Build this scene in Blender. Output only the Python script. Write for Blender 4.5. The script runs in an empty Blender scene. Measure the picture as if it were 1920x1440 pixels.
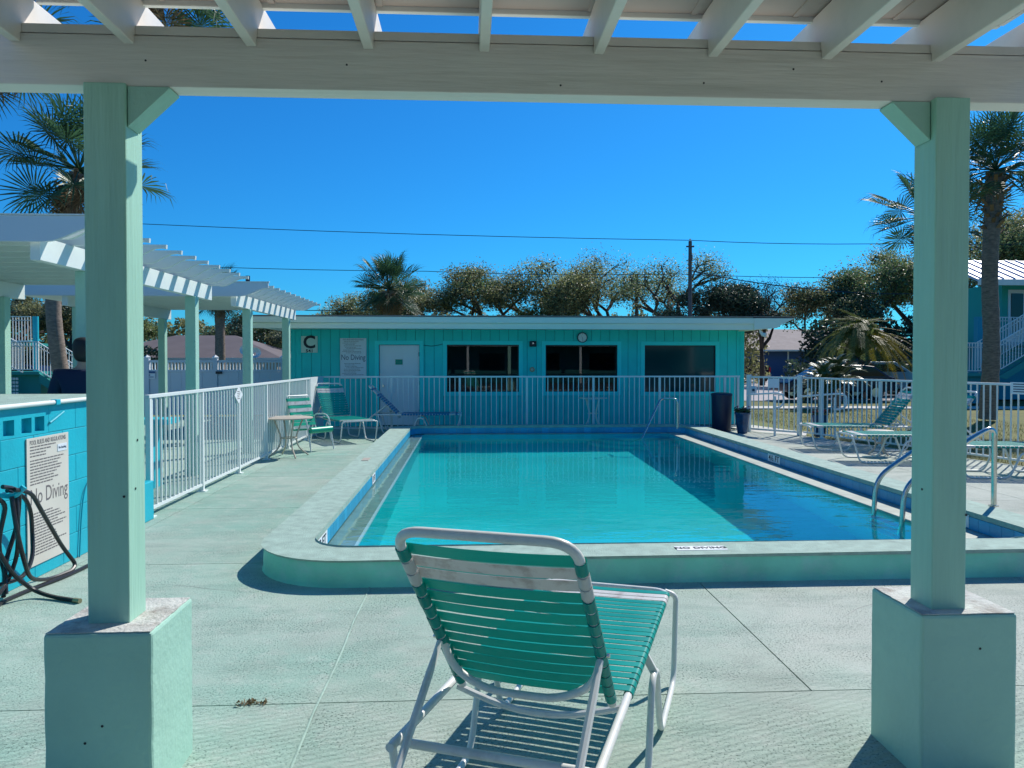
import bpy, bmesh, math, random
from mathutils import Vector, Matrix, noise as mnoise
R = math.radians
sin, cos, PI = math.sin, math.cos, math.pi
random.seed(7)
scene = bpy.context.scene
COL = scene.collection

# ------------------------------------------------------------------ camera, light, exposure
CAM_YAW = -3.26
cam_d = bpy.data.cameras.new('camera'); cam = bpy.data.objects.new('camera', cam_d); COL.objects.link(cam)
cam.location = (0, 0, 1.6)
cam.rotation_euler = (R(90 - 1.0), 0, R(CAM_YAW))
cam_d.sensor_width = 36; cam_d.lens = 36 * 1442 / 1920.0
cam_d.shift_y = -19.0 / 1920.0
cam_d.clip_start = 0.05; cam_d.clip_end = 1500
scene.camera = cam

SUN_AZ = 42.0      # from +Y towards +X
SUN_EL = 43.5
world = bpy.data.worlds.new('World'); scene.world = world; world.use_nodes = True
wn = world.node_tree; bg = wn.nodes['Background']
sky = wn.nodes.new('ShaderNodeTexSky'); sky.sky_type = 'NISHITA'; sky.sun_disc = False
sky.sun_elevation = R(SUN_EL); sky.sun_rotation = R(SUN_AZ)
sky.air_density = 1.0; sky.dust_density = 0.4; sky.ozone_density = 4.5; sky.altitude = 0
hs = wn.nodes.new('ShaderNodeHueSaturation'); hs.inputs['Saturation'].default_value = 1.1
tint = wn.nodes.new('ShaderNodeMix'); tint.data_type = 'RGBA'; tint.blend_type = 'MULTIPLY'; tint.inputs[0].default_value = 1.0
tint.inputs[7].default_value = (0.09, 0.525, 0.84, 1)
wn.links.new(sky.outputs[0], hs.inputs['Color']); wn.links.new(hs.outputs[0], tint.inputs[6]); wn.links.new(tint.outputs[2], bg.inputs['Color'])
bg.inputs['Strength'].default_value = 0.14
sd = bpy.data.lights.new('sun', 'SUN'); sun = bpy.data.objects.new('sun', sd); COL.objects.link(sun)
sd.energy = 4.55; sd.angle = R(0.5); sd.color = (1.0, 0.95, 0.87)
sv = Vector((sin(R(SUN_AZ)) * cos(R(SUN_EL)), cos(R(SUN_AZ)) * cos(R(SUN_EL)), sin(R(SUN_EL))))
sun.rotation_euler = sv.to_track_quat('Z', 'Y').to_euler(); sun.location = sv * 60
sd.cycles.is_caustics_light = True
vs = scene.view_settings
vs.view_transform = 'Standard'; vs.look = 'None'; vs.exposure = 0.16; vs.gamma = 1.0; vs.use_curve_mapping = False
scene.render.engine = 'CYCLES'
cy = scene.cycles
cy.use_denoising = True; cy.max_bounces = 10; cy.transparent_max_bounces = 12; cy.transmission_bounces = 8
cy.sample_clamp_indirect = 6.0; cy.blur_glossy = 0.5

# ------------------------------------------------------------------ materials
def mat(name, col, rough=0.6, metal=0.0, var=0.0, vscale=3.0, bump=0.0, bscale=60.0, rnd=0.0, spec=0.5,
        dirt=None, dscale=2.0, damt=0.0, detail=5.0, island=0.0, stretch=None, trans=0.0):
    m = bpy.data.materials.new(name); m.use_nodes = True
    nt = m.node_tree; N = nt.nodes; L = nt.links; b = N['Principled BSDF']
    b.inputs['Roughness'].default_value = rough; b.inputs['Metallic'].default_value = metal
    b.inputs['Specular IOR Level'].default_value = spec
    tc = N.new('ShaderNodeTexCoord'); src = tc.outputs['Object']
    if stretch:
        mp = N.new('ShaderNodeMapping'); mp.inputs['Scale'].default_value = stretch
        L.new(src, mp.inputs['Vector']); src = mp.outputs[0]
    c = N.new('ShaderNodeRGB'); c.outputs[0].default_value = (*col, 1); out = c.outputs[0]
    if dirt and damt:
        n = N.new('ShaderNodeTexNoise'); n.inputs['Scale'].default_value = dscale; n.inputs['Detail'].default_value = 8
        n.inputs['Roughness'].default_value = 0.65
        L.new(src, n.inputs['Vector'])
        mr = N.new('ShaderNodeMapRange'); mr.inputs[1].default_value = 0.5; mr.inputs[2].default_value = 0.72
        mr.inputs[3].default_value = 0; mr.inputs[4].default_value = damt
        L.new(n.outputs['Fac'], mr.inputs[0])
        mx = N.new('ShaderNodeMix'); mx.data_type = 'RGBA'; L.new(mr.outputs[0], mx.inputs[0])
        L.new(out, mx.inputs[6]); mx.inputs[7].default_value = (*dirt, 1); out = mx.outputs[2]
    val = None
    if var:
        n = N.new('ShaderNodeTexNoise'); n.inputs['Scale'].default_value = vscale; n.inputs['Detail'].default_value = detail
        L.new(src, n.inputs['Vector'])
        mr = N.new('ShaderNodeMapRange'); mr.inputs[1].default_value = 0.3; mr.inputs[2].default_value = 0.7
        mr.inputs[3].default_value = 1 - var; mr.inputs[4].default_value = 1 + var; L.new(n.outputs['Fac'], mr.inputs[0])
        val = mr.outputs[0]
    for amt, kind in ((rnd, 'obj'), (island, 'isl')):
        if amt:
            if kind == 'obj': o = N.new('ShaderNodeObjectInfo').outputs['Random']
            else: o = N.new('ShaderNodeNewGeometry').outputs['Random Per Island']
            mr = N.new('ShaderNodeMapRange'); mr.inputs[3].default_value = 1 - amt; mr.inputs[4].default_value = 1 + amt
            L.new(o, mr.inputs[0])
            if val is None: val = mr.outputs[0]
            else:
                mm = N.new('ShaderNodeMath'); mm.operation = 'MULTIPLY'; L.new(val, mm.inputs[0]); L.new(mr.outputs[0], mm.inputs[1]); val = mm.outputs[0]
    if val is not None:
        h = N.new('ShaderNodeHueSaturation'); L.new(val, h.inputs['Value']); L.new(out, h.inputs['Color']); out = h.outputs[0]
    L.new(out, b.inputs['Base Color'])
    if bump:
        n = N.new('ShaderNodeTexNoise'); n.inputs['Scale'].default_value = bscale; n.inputs['Detail'].default_value = 4
        L.new(src, n.inputs['Vector'])
        bp = N.new('ShaderNodeBump'); bp.inputs['Strength'].default_value = bump; bp.inputs['Distance'].default_value = 0.01
        L.new(n.outputs['Fac'], bp.inputs['Height']); L.new(bp.outputs[0], b.inputs['Normal'])
    if trans:
        t = N.new('ShaderNodeBsdfTranslucent'); L.new(out, t.inputs['Color'])
        ms = N.new('ShaderNodeMixShader'); ms.inputs[0].default_value = trans
        o = N['Material Output']; L.new(b.outputs[0], ms.inputs[1]); L.new(t.outputs[0], ms.inputs[2]); L.new(ms.outputs[0], o.inputs['Surface'])
    return m

K = {}
K['mint'] = mat('mint_paint', (0.365, 0.61, 0.495), 0.6, var=0.07, vscale=2.5, bump=0.35, bscale=38, dirt=(0.22, 0.40, 0.33), damt=0.45, dscale=2.5)
K['cream'] = mat('cream_white_paint', (0.78, 0.72, 0.65), 0.5, var=0.04, vscale=1.5, bump=0.10, bscale=30, stretch=(1, 1, 1), dirt=(0.42, 0.42, 0.36), damt=0.35, dscale=2.2)
K['mintwood'] = mat('mint_painted_timber', (0.36, 0.62, 0.485), 0.5, var=0.05, vscale=2.5, bump=0.35, bscale=7, stretch=(9, 9, .7), dirt=(0.24, 0.44, 0.35), damt=0.3, dscale=1.2)
K['creamwood'] = mat('cream_painted_beam', (0.78, 0.72, 0.65), 0.45, var=0.04, vscale=1.5, bump=0.35, bscale=7, stretch=(.7, 9, 9), dirt=(0.50, 0.47, 0.40), damt=0.5, dscale=1.0)
K['worn'] = mat('worn_plinth_render', (0.56, 0.56, 0.52), 0.9, var=0.12, vscale=14, bump=0.8, bscale=70, dirt=(0.25, 0.20, 0.17), damt=0.9, dscale=9)
K['roofsheet'] = mat('grey_roof_sheet', (0.45, 0.39, 0.35), 0.6, var=0.06)
K['wtrim'] = mat('white_trim', (0.78, 0.80, 0.76), 0.45, var=0.04)
K['farcream'] = mat('far_cream_paint', (0.70, 0.76, 0.72), 0.5, var=0.03)
K['turq'] = mat('bright_turquoise_paint', (0.004, 0.44, 0.55), 0.5, var=0.06, vscale=2, bump=0.25, bscale=40, dirt=(0.01, 0.32, 0.42), damt=0.35, dscale=5)
K['siding'] = mat('teal_siding_paint', (0.004, 0.66, 0.62), 0.55, rnd=0.05, var=0.05, bump=0.1, bscale=30)
K['teal_trim'] = mat('turquoise_trim_paint', (0.02, 0.80, 0.76), 0.5, var=0.03)
K['fascia'] = mat('pale_green_fascia', (0.84, 0.92, 0.76), 0.5, var=0.03, vscale=0.7)
K['white'] = mat('white_powder_coat', (0.80, 0.82, 0.80), 0.4, var=0.03)
K['fence'] = mat('fence_white_paint', (0.74, 0.79, 0.76), 0.45, rnd=0.04)
K['door'] = mat('door_white', (0.84, 0.84, 0.84), 0.5)
K['dark'] = mat('dark_plastic', (0.012, 0.014, 0.018), 0.45)
K['black'] = mat('black_print', (0.012, 0.02, 0.03), 0.6)
K['navy'] = mat('navy_plastic', (0.006, 0.018, 0.055), 0.4, var=0.1, vscale=5)
K['potblue'] = mat('cobalt_glaze', (0.01, 0.07, 0.17), 0.18, var=0.3, vscale=12, dirt=(0.08, 0.07, 0.06), damt=0.5, dscale=8)
K['steel'] = mat('polished_steel', (0.62, 0.60, 0.55), 0.22, metal=1.0, var=0.1, vscale=20)
K['frame'] = mat('chair_frame_white', (0.74, 0.74, 0.70), 0.35, var=0.04, dirt=(0.35, 0.34, 0.3), damt=0.45, dscale=9)
K['strap'] = mat('teal_vinyl_strap', (0.0, 0.42, 0.35), 0.35, rnd=0.09, var=0.07, trans=0.38)
K['strapw'] = mat('white_vinyl_strap', (0.70, 0.69, 0.66), 0.4, dirt=(0.38, 0.30, 0.26), damt=0.7, dscale=16, trans=0.2)
K['strapb'] = mat('blue_vinyl_strap', (0.0, 0.14, 0.30), 0.35, rnd=0.07)
K['strapg'] = mat('green_vinyl_strap', (0.0, 0.36, 0.21), 0.35, rnd=0.07)
K['beige'] = mat('beige_table', (0.50, 0.43, 0.34), 0.45, var=0.05)
K['hose'] = mat('black_rubber_hose', (0.022, 0.020, 0.022), 0.35, var=0.3, vscale=40)
K['signc'] = mat('cream_sign_board', (0.66, 0.62, 0.54), 0.5, var=0.04)
K['signb'] = mat('pale_blue_sign_board', (0.72, 0.76, 0.80), 0.5, var=0.03)
K['signw'] = mat('white_sign_board', (0.80, 0.82, 0.82), 0.5)
K['ink'] = mat('grey_ink', (0.16, 0.14, 0.14), 0.6)
K['inkb'] = mat('dark_blue_ink', (0.06, 0.09, 0.15), 0.6)
K['greenp'] = mat('green_plaque', (0.0, 0.30, 0.20), 0.5)
K['tile'] = mat('blue_pool_tile', (0.02, 0.34, 0.56), 0.35, rnd=0.13, var=0.06, vscale=8)
K['grout'] = mat('pool_grout', (0.20, 0.32, 0.36), 0.8)
K['curb'] = mat('green_painted_curb', (0.25, 0.70, 0.50), 0.65, var=0.16, vscale=2.5, bump=0.35, bscale=50, dirt=(0.42, 0.66, 0.58), damt=0.7, dscale=4)
K['coping'] = mat('coping_concrete', (0.34, 0.47, 0.395), 0.85, var=0.14, vscale=9, bump=0.6, bscale=120, dirt=(0.24, 0.32, 0.27), damt=0.6, dscale=14)
K['ledge'] = mat('plaster_ledge', (0.36, 0.40, 0.34), 0.7, var=0.18, vscale=7, dirt=(0.30, 0.34, 0.26), damt=0.7, dscale=5)
K['poolfl'] = mat('turquoise_pool_paint', (0.0, 0.70, 0.70), 0.7, var=0.13, vscale=0.8, dirt=(0.0, 0.48, 0.52), damt=0.5, dscale=1.6)
K['bark'] = mat('palm_bark', (0.22, 0.17, 0.135), 0.9, var=0.35, vscale=9, bump=0.9, bscale=25, stretch=(1, 1, 3))
K['barkd'] = mat('oak_bark', (0.07, 0.055, 0.045), 0.9, var=0.3, vscale=6)
K['boot'] = mat('palm_leaf_base', (0.17, 0.12, 0.075), 0.9, island=0.4)
K['palm'] = mat('palm_green', (0.05, 0.12, 0.055), 0.42, island=0.35, trans=0.35)
K['palmd'] = mat('palm_dead_brown', (0.20, 0.14, 0.07), 0.7, island=0.35, trans=0.2)
K['date'] = mat('date_palm_green', (0.20, 0.23, 0.06), 0.5, island=0.4, trans=0.42)
K['datey'] = mat('date_palm_yellow', (0.26, 0.22, 0.02), 0.5, island=0.3, trans=0.35)
K['sago'] = mat('sago_green', (0.10, 0.14, 0.06), 0.4, island=0.35)
K['leafg'] = mat('oak_leaf_green', (0.13, 0.20, 0.08), 0.5, island=0.5, trans=0.4)
K['leafb'] = mat('oak_leaf_olive_brown', (0.26, 0.26, 0.11), 0.5, island=0.5, trans=0.42)
K['leafy'] = mat('pale_olive_leaf', (0.33, 0.38, 0.16), 0.5, island=0.45, trans=0.42)
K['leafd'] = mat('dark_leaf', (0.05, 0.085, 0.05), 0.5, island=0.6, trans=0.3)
K['twig'] = mat('grey_twig', (0.16, 0.14, 0.12), 0.9, island=0.3)
K['glass'] = mat('window_glass', (0.004, 0.012, 0.018), 0.03, spec=0.6)
def pane_mat():
    m = bpy.data.materials.new('clear_window_pane'); m.use_nodes = True; nt = m.node_tree; N = nt.nodes; L = nt.links; N.remove(N['Principled BSDF'])
    t = N.new('ShaderNodeBsdfTransparent'); t.inputs[0].default_value = (.5, .55, .55, 1); g = N.new('ShaderNodeBsdfGlossy'); g.inputs['Roughness'].default_value = .01
    f = N.new('ShaderNodeFresnel'); f.inputs[0].default_value = 1.75; x = N.new('ShaderNodeMixShader'); L.new(f.outputs[0], x.inputs[0]); L.new(t.outputs[0], x.inputs[1]); L.new(g.outputs[0], x.inputs[2])
    L.new(x.outputs[0], N['Material Output'].inputs['Surface']); return m
K['pane'] = pane_mat(); K['blind'] = mat('dark_blind_slat', (0.03, 0.03, 0.04), 0.5)
K['glassb'] = mat('tinted_window_glass', (0.004, 0.045, 0.05), 0.06, spec=0.5)
K['bronze'] = mat('bronze_light', (0.35, 0.30, 0.18), 0.4, metal=0.6)
K['wood'] = mat('utility_pole_wood', (0.10, 0.10, 0.10), 0.9, var=0.2)
K['wire'] = mat('cable_black', (0.03, 0.05, 0.07), 0.7)
K['shingle'] = mat('grey_brown_shingle', (0.30, 0.25, 0.23), 0.85, var=0.12, vscale=2, bump=0.3, bscale=8)
K['shingled'] = mat('dark_grey_shingle', (0.13, 0.11, 0.115), 0.85, var=0.12, vscale=1)
K['bluew'] = mat('blue_house_wall', (0.05, 0.11, 0.25), 0.7, var=0.05)
K['yellow'] = mat('yellow_gable', (0.5, 0.42, 0.14), 0.7)
K['vinyl'] = mat('white_vinyl_fence', (0.60, 0.66, 0.72), 0.4, rnd=0.03)
K['cardark'] = mat('dark_blue_car_paint', (0.008, 0.012, 0.04), 0.2)
K['carlight'] = mat('light_blue_car_paint', (0.20, 0.38, 0.48), 0.6)
K['cargl'] = mat('car_glass', (0.006, 0.008, 0.014), 0.05)
K['rubber'] = mat('tyre_rubber', (0.015, 0.015, 0.016), 0.8)
K['chrome'] = mat('chrome', (0.7, 0.7, 0.7), 0.15, metal=1.0)
K['red'] = mat('red_lens', (0.35, 0.01, 0.01), 0.3)
K['road'] = mat('pale_street', (0.40, 0.37, 0.37), 0.9, var=0.08, vscale=1)
K['path'] = mat('white_sidewalk', (0.55, 0.53, 0.48), 0.85, var=0.1, vscale=2)
K['flower'] = mat('red_flower', (0.45, 0.03, 0.02), 0.5, island=0.4)
K['flowerp'] = mat('pink_flower', (0.40, 0.12, 0.18), 0.5, island=0.4)
K['leaff'] = mat('flower_leaf', (0.03, 0.09, 0.03), 0.5, island=0.4)
K['skin'] = mat('skin', (0.45, 0.27, 0.19), 0.5)
K['jacket'] = mat('navy_jacket', (0.006, 0.014, 0.045), 0.8, bump=0.3, bscale=30)
K['hair'] = mat('dark_hair', (0.01, 0.009, 0.01), 0.6)
K['jeans'] = mat('dark_jeans', (0.015, 0.03, 0.07), 0.9)
K['metalroof'] = mat('blue_metal_roof', (0.45, 0.52, 0.66), 0.4)
K['bteal'] = mat('apartment_teal', (0.01, 0.36, 0.30), 0.6)
K['bblue'] = mat('apartment_blue', (0.01, 0.30, 0.42), 0.6)
K['step'] = mat('stair_teal', (0.01, 0.28, 0.26), 0.6)
K['grassb'] = mat('grass_blade', (0.13, 0.13, 0.03), 0.7, island=0.4, trans=0.2)

def grass_mat():
    m = mat('lawn', (0.135, 0.145, 0.035), 0.95, var=0.28, vscale=1.2, bump=0.8, bscale=40, dirt=(0.20, 0.16, 0.06), damt=0.7, dscale=0.7)
    return m
K['grass'] = grass_mat()

def deck_mat():
    m = bpy.data.materials.new('painted_concrete_deck'); m.use_nodes = True
    nt = m.node_tree; N = nt.nodes; L = nt.links; b = N['Principled BSDF']
    b.inputs['Roughness'].default_value = 0.85; b.inputs['Specular IOR Level'].default_value = 0.3
    tc = N.new('ShaderNodeTexCoord')
    def noi(scale, detail=6, rough=0.6, vec=None, dist=0.0):
        n = N.new('ShaderNodeTexNoise'); n.inputs['Scale'].default_value = scale; n.inputs['Detail'].default_value = detail
        n.inputs['Roughness'].default_value = rough; n.inputs['Distortion'].default_value = dist
        L.new(vec or tc.outputs['Object'], n.inputs['Vector']); return n.outputs['Fac']
    def ramp(f, a, b_, lo=0, hi=1):
        r = N.new('ShaderNodeMapRange'); r.inputs[1].default_value = a; r.inputs[2].default_value = b_
        r.inputs[3].default_value = lo; r.inputs[4].default_value = hi; L.new(f, r.inputs[0]); return r.outputs[0]
    def mix(f, a, c):
        x = N.new('ShaderNodeMix'); x.data_type = 'RGBA'; L.new(f, x.inputs[0])
        if isinstance(a, tuple): x.inputs[6].default_value = (*a, 1)
        else: L.new(a, x.inputs[6])
        if isinstance(c, tuple): x.inputs[7].default_value = (*c, 1)
        else: L.new(c, x.inputs[7])
        return x.outputs[2]
    # worn teal paint to the left, bare grey where it has rubbed away to the right and near the pergola
    sep = N.new('ShaderNodeSeparateXYZ'); L.new(tc.outputs['Object'], sep.inputs[0])
    side = ramp(sep.outputs['X'], -2.0, 6.0, 0.0, 0.42)
    n1 = noi(0.55, 6, 0.6)
    add = N.new('ShaderNodeMath'); add.operation = 'ADD'; L.new(n1, add.inputs[0]); L.new(side, add.inputs[1])
    c = mix(ramp(add.outputs[0], 0.36, 0.80), (0.25, 0.43, 0.35), (0.455, 0.49, 0.42))
    mp = N.new('ShaderNodeMapping'); mp.inputs['Scale'].default_value = (0.6, 2.6, 1); mp.inputs['Rotation'].default_value = (0, 0, 0.12)
    L.new(tc.outputs['Object'], mp.inputs['Vector'])
    c = mix(ramp(noi(1.6, 8, 0.7, mp.outputs[0]), 0.50, 0.74, 0, 0.6), c, (0.17, 0.26, 0.215))
    c = mix(ramp(noi(5.0, 8, 0.75), 0.50, 0.75, 0, 0.75), c, (0.50, 0.53, 0.47))
    c = mix(ramp(noi(0.9, 9, 0.72, None, 0.6), 0.52, 0.70, 0, 0.6), c, (0.30, 0.335, 0.29))
    # small pits and grit, clustered
    pit = ramp(noi(85, 4, 0.65), 0.55, 0.64)
    clus = ramp(noi(2.4, 5, 0.6), 0.40, 0.62, 0.2, 1.0)
    pm = N.new('ShaderNodeMath'); pm.operation = 'MULTIPLY'; L.new(pit, pm.inputs[0]); L.new(clus, pm.inputs[1])
    c = mix(pm.outputs[0], c, (0.07, 0.12, 0.10))
    grit = ramp(noi(150, 2), 0.6, 0.72, 0, 0.4)
    c = mix(grit, c, (0.55, 0.60, 0.55))
    oi = N.new('ShaderNodeObjectInfo')
    h = N.new('ShaderNodeHueSaturation'); L.new(ramp(oi.outputs['Random'], 0, 1, 0.93, 1.06), h.inputs['Value']); L.new(c, h.inputs['Color'])
    L.new(h.outputs[0], b.inputs['Base Color'])
    # trowel / broom ripples close to the pergola
    wv = N.new('ShaderNodeTexWave'); wv.inputs['Scale'].default_value = 7.5; wv.inputs['Distortion'].default_value = 4.5
    wv.inputs['Detail'].default_value = 3; wv.inputs['Detail Scale'].default_value = 1.6
    mp2 = N.new('ShaderNodeMapping'); mp2.inputs['Rotation'].default_value = (0, 0, R(68)); L.new(tc.outputs['Object'], mp2.inputs['Vector'])
    L.new(mp2.outputs[0], wv.inputs['Vector'])
    near = ramp(sep.outputs['Y'], 3.3, 3.9, 1.0, 0.02)
    a1 = N.new('ShaderNodeMath'); a1.operation = 'MULTIPLY'; L.new(wv.outputs['Fac'], a1.inputs[0]); L.new(near, a1.inputs[1])
    a2 = N.new('ShaderNodeMath'); a2.operation = 'MULTIPLY_ADD'; L.new(noi(70, 5, 0.7), a2.inputs[0]); a2.inputs[1].default_value = 1.1
    L.new(a1.outputs[0], a2.inputs[2])
    a3 = N.new('ShaderNodeMath'); a3.operation = 'SUBTRACT'; L.new(a2.outputs[0], a3.inputs[0]); L.new(pm.outputs[0], a3.inputs[1])
    bp = N.new('ShaderNodeBump'); bp.inputs['Strength'].default_value = 0.6; bp.inputs['Distance'].default_value = 0.007
    L.new(a3.outputs[0], bp.inputs['Height']); L.new(bp.outputs[0], b.inputs['Normal'])
    return m
K['deck'] = deck_mat()

def water_mat():
    m = bpy.data.materials.new('pool_water'); m.use_nodes = True
    nt = m.node_tree; N = nt.nodes; L = nt.links; N.remove(N['Principled BSDF'])
    g = N.new('ShaderNodeBsdfGlass'); g.inputs['IOR'].default_value = 1.33; g.inputs['Roughness'].default_value = 0.0
    g.inputs['Color'].default_value = (0.80, 0.97, 0.98, 1)
    tc = N.new('ShaderNodeTexCoord')
    n1 = N.new('ShaderNodeTexNoise'); n1.inputs['Scale'].default_value = 2.2; n1.inputs['Detail'].default_value = 3
    mp = N.new('ShaderNodeMapping'); mp.inputs['Scale'].default_value = (1, 1.8, 1); L.new(tc.outputs['Object'], mp.inputs['Vector'])
    L.new(mp.outputs[0], n1.inputs['Vector'])
    bp = N.new('ShaderNodeBump'); bp.inputs['Strength'].default_value = 0.09; bp.inputs['Distance'].default_value = 0.05
    n2 = N.new('ShaderNodeTexNoise'); n2.inputs['Scale'].default_value = 13; n2.inputs['Detail'].default_value = 2; L.new(tc.outputs['Object'], n2.inputs['Vector'])
    n3 = N.new('ShaderNodeTexNoise'); n3.inputs['Scale'].default_value = 0.45; L.new(tc.outputs['Object'], n3.inputs['Vector'])
    mk = N.new('ShaderNodeMapRange'); mk.inputs[1].default_value = .5; mk.inputs[2].default_value = .62; mk.inputs[4].default_value = .10; L.new(n3.outputs['Fac'], mk.inputs[0])
    ma = N.new('ShaderNodeMath'); ma.operation = 'MULTIPLY_ADD'; L.new(n2.outputs['Fac'], ma.inputs[0]); L.new(mk.outputs[0], ma.inputs[1]); L.new(n1.outputs['Fac'], ma.inputs[2])
    L.new(ma.outputs[0], bp.inputs['Height']); L.new(bp.outputs[0], g.inputs['Normal'])
    L.new(g.outputs[0], N['Material Output'].inputs['Surface'])
    return m
K['water'] = water_mat()

# ------------------------------------------------------------------ object helpers
OFF = {}
def tag(o, label=None, cat=None, group=None, kind=None):
    if label: o['label'] = label
    if cat: o['category'] = cat
    if group: o['group'] = group
    if kind: o['kind'] = kind
    return o
def thing(name, label, cat, loc=(0, 0, 0), group=None, kind=None):
    o = bpy.data.objects.new(name, None); COL.objects.link(o); o.location = loc
    o.empty_display_size = 0.1; OFF[o.name] = Vector(loc)
    return tag(o, label, cat, group, kind)
def root_off(o):
    while o.parent is not None and o.name not in OFF: o = o.parent
    return OFF.get(o.name, Vector((0, 0, 0)))

class MB:
    def __init__(s): s.v = []; s.f = []
    def add(s, vs_, fs):
        n = len(s.v); s.v += [tuple(p) for p in vs_]; s.f += [tuple(i + n for i in f) for f in fs]; return s
    def box(s, x0, x1, y0, y1, z0, z1, M=None):
        v = [Vector((x, y, z)) for z in (z0, z1) for y in (y0, y1) for x in (x0, x1)]
        if M is not None: v = [M @ p for p in v]
        return s.add(v, [(0, 2, 3, 1), (4, 5, 7, 6), (0, 1, 5, 4), (2, 6, 7, 3), (0, 4, 6, 2), (1, 3, 7, 5)])
    def prism(s, pts, vec):
        n = len(pts); a = [Vector(p) for p in pts]; vec = Vector(vec); b = [p + vec for p in a]
        fs = [tuple(range(n - 1, -1, -1)), tuple(range(n, 2 * n))] + [(i, (i + 1) % n, n + (i + 1) % n, n + i) for i in range(n)]
        return s.add(a + b, fs)
    def bar(s, p, q, w, h=None, up=(0, 0, 1)):
        p, q = Vector(p), Vector(q); h = h or w; d = (q - p).normalized(); u = Vector(up)
        if abs(d.dot(u)) > 0.98: u = Vector((0, 1, 0))
        x = d.cross(u).normalized(); z = x.cross(d)
        c = [x * w / 2 * a + z * h / 2 * b for a, b in ((-1, -1), (1, -1), (1, 1), (-1, 1))]
        return s.add([p + k for k in c] + [q + k for k in c], [(3, 2, 1, 0), (4, 5, 6, 7), (0, 1, 5, 4), (1, 2, 6, 5), (2, 3, 7, 6), (3, 0, 4, 7)])
    def tube(s, pts, r, n=8, closed=False, caps=True):
        P = [Vector(p) for p in pts]; m = len(P); rs = r if isinstance(r, (list, tuple)) else [r] * m
        T = []
        for i in range(m):
            a = P[(i - 1) % m] if (closed or i > 0) else P[i]; b = P[(i + 1) % m] if (closed or i < m - 1) else P[i]
            T.append((b - a).normalized())
        t = T[0]; u = Vector((0, 0, 1)) if abs(t.z) < 0.9 else Vector((1, 0, 0))
        x = t.cross(u).normalized(); vs_ = []
        for i in range(m):
            if i: x = (T[i - 1].rotation_difference(T[i]) @ x)
            x = (x - T[i] * x.dot(T[i])).normalized(); y = T[i].cross(x)
            for k in range(n):
                a = 2 * PI * k / n; vs_.append(P[i] + (x * cos(a) + y * sin(a)) * rs[i])
        fs = []
        for i in range(m if closed else m - 1):
            j = (i + 1) % m
            for k in range(n): fs.append((i * n + k, i * n + (k + 1) % n, j * n + (k + 1) % n, j * n + k))
        if caps and not closed: fs += [tuple(range(n - 1, -1, -1)), tuple((m - 1) * n + k for k in range(n))]
        return s.add(vs_, fs)
    def disc(s, c, nrm, r, h, n=20, r2=None):
        c, nrm = Vector(c), Vector(nrm).normalized(); r2 = r if r2 is None else r2
        return s.tube([c, c + nrm * h], [r, r2], n)
    def lathe(s, prof, n=20, c=(0, 0, 0)):
        vs_ = []; m = len(prof)
        for r, z in prof:
            for k in range(n):
                a = 2 * PI * k / n; vs_.append((c[0] + r * cos(a), c[1] + r * sin(a), c[2] + z))
        fs = [(i * n + k, i * n + (k + 1) % n, (i + 1) * n + (k + 1) % n, (i + 1) * n + k) for i in range(m - 1) for k in range(n)]
        fs += [tuple(range(n - 1, -1, -1)), tuple((m - 1) * n + k for k in range(n))]
        return s.add(vs_, fs)
    def quad(s, a, b, c, d): return s.add([a, b, c, d], [(0, 1, 2, 3)])
    def mesh(s, name, m, off=Vector((0, 0, 0)), smooth=False):
        me = bpy.data.meshes.new(name)
        me.from_pydata([(p[0] - off.x, p[1] - off.y, p[2] - off.z) for p in s.v], [], s.f); me.update()
        if m: me.materials.append(K[m] if isinstance(m, str) else m)
        if smooth:
            me.polygons.foreach_set('use_smooth', [True] * len(me.polygons))
            try: me.set_sharp_from_angle(angle=R(40))
            except Exception: pass
        return me
    def build(s, name, m, parent=None, smooth=False, bevel=0.0, label=None, kind=None, own=None):
        off = root_off(parent) if parent else Vector(own or (0, 0, 0))
        o = bpy.data.objects.new(name, s.mesh(name, m, off, smooth)); COL.objects.link(o)
        if parent: o.parent = parent
        else: o.location = off; OFF[o.name] = off
        if bevel:
            b = o.modifiers.new('bevel', 'BEVEL'); b.width = bevel; b.segments = 2; b.limit_method = 'ANGLE'; b.angle_limit = R(40)
        if label: o['label'] = label
        if kind: o['kind'] = kind
        return o
def inst(name, me, parent, loc=(0, 0, 0), rot=None, scale=None, label=None):
    o = bpy.data.objects.new(name, me); COL.objects.link(o); o.parent = parent; o.location = loc
    if rot is not None: o.rotation_euler = rot
    if scale is not None: o.scale = scale
    if label: o['label'] = label
    return o
def dup(root, loc, rz, label, parent=None):
    c = root.copy(); COL.objects.link(c)
    if parent is not None: c.parent = parent
    else:
        c.location = loc; c.rotation_euler = (0, 0, rz); c['label'] = label
    for ch in list(root.children): dup(ch, None, None, None, c)
    return c
def fillet(pts, r, n=5):
    P = [Vector(p) for p in pts]; out = [P[0]]
    for i in range(1, len(P) - 1):
        a, b, c = P[i - 1], P[i], P[i + 1]; d1 = (a - b); d2 = (c - b)
        rr = r[i] if isinstance(r, (list, tuple)) else r
        k = min(rr, d1.length * 0.48, d2.length * 0.48)
        p, q = b + d1.normalized() * k, b + d2.normalized() * k
        for j in range(n + 1):
            t = j / n; out.append(p * (1 - t) ** 2 + b * 2 * t * (1 - t) + q * t * t)
    out.append(P[-1]); return out
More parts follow.
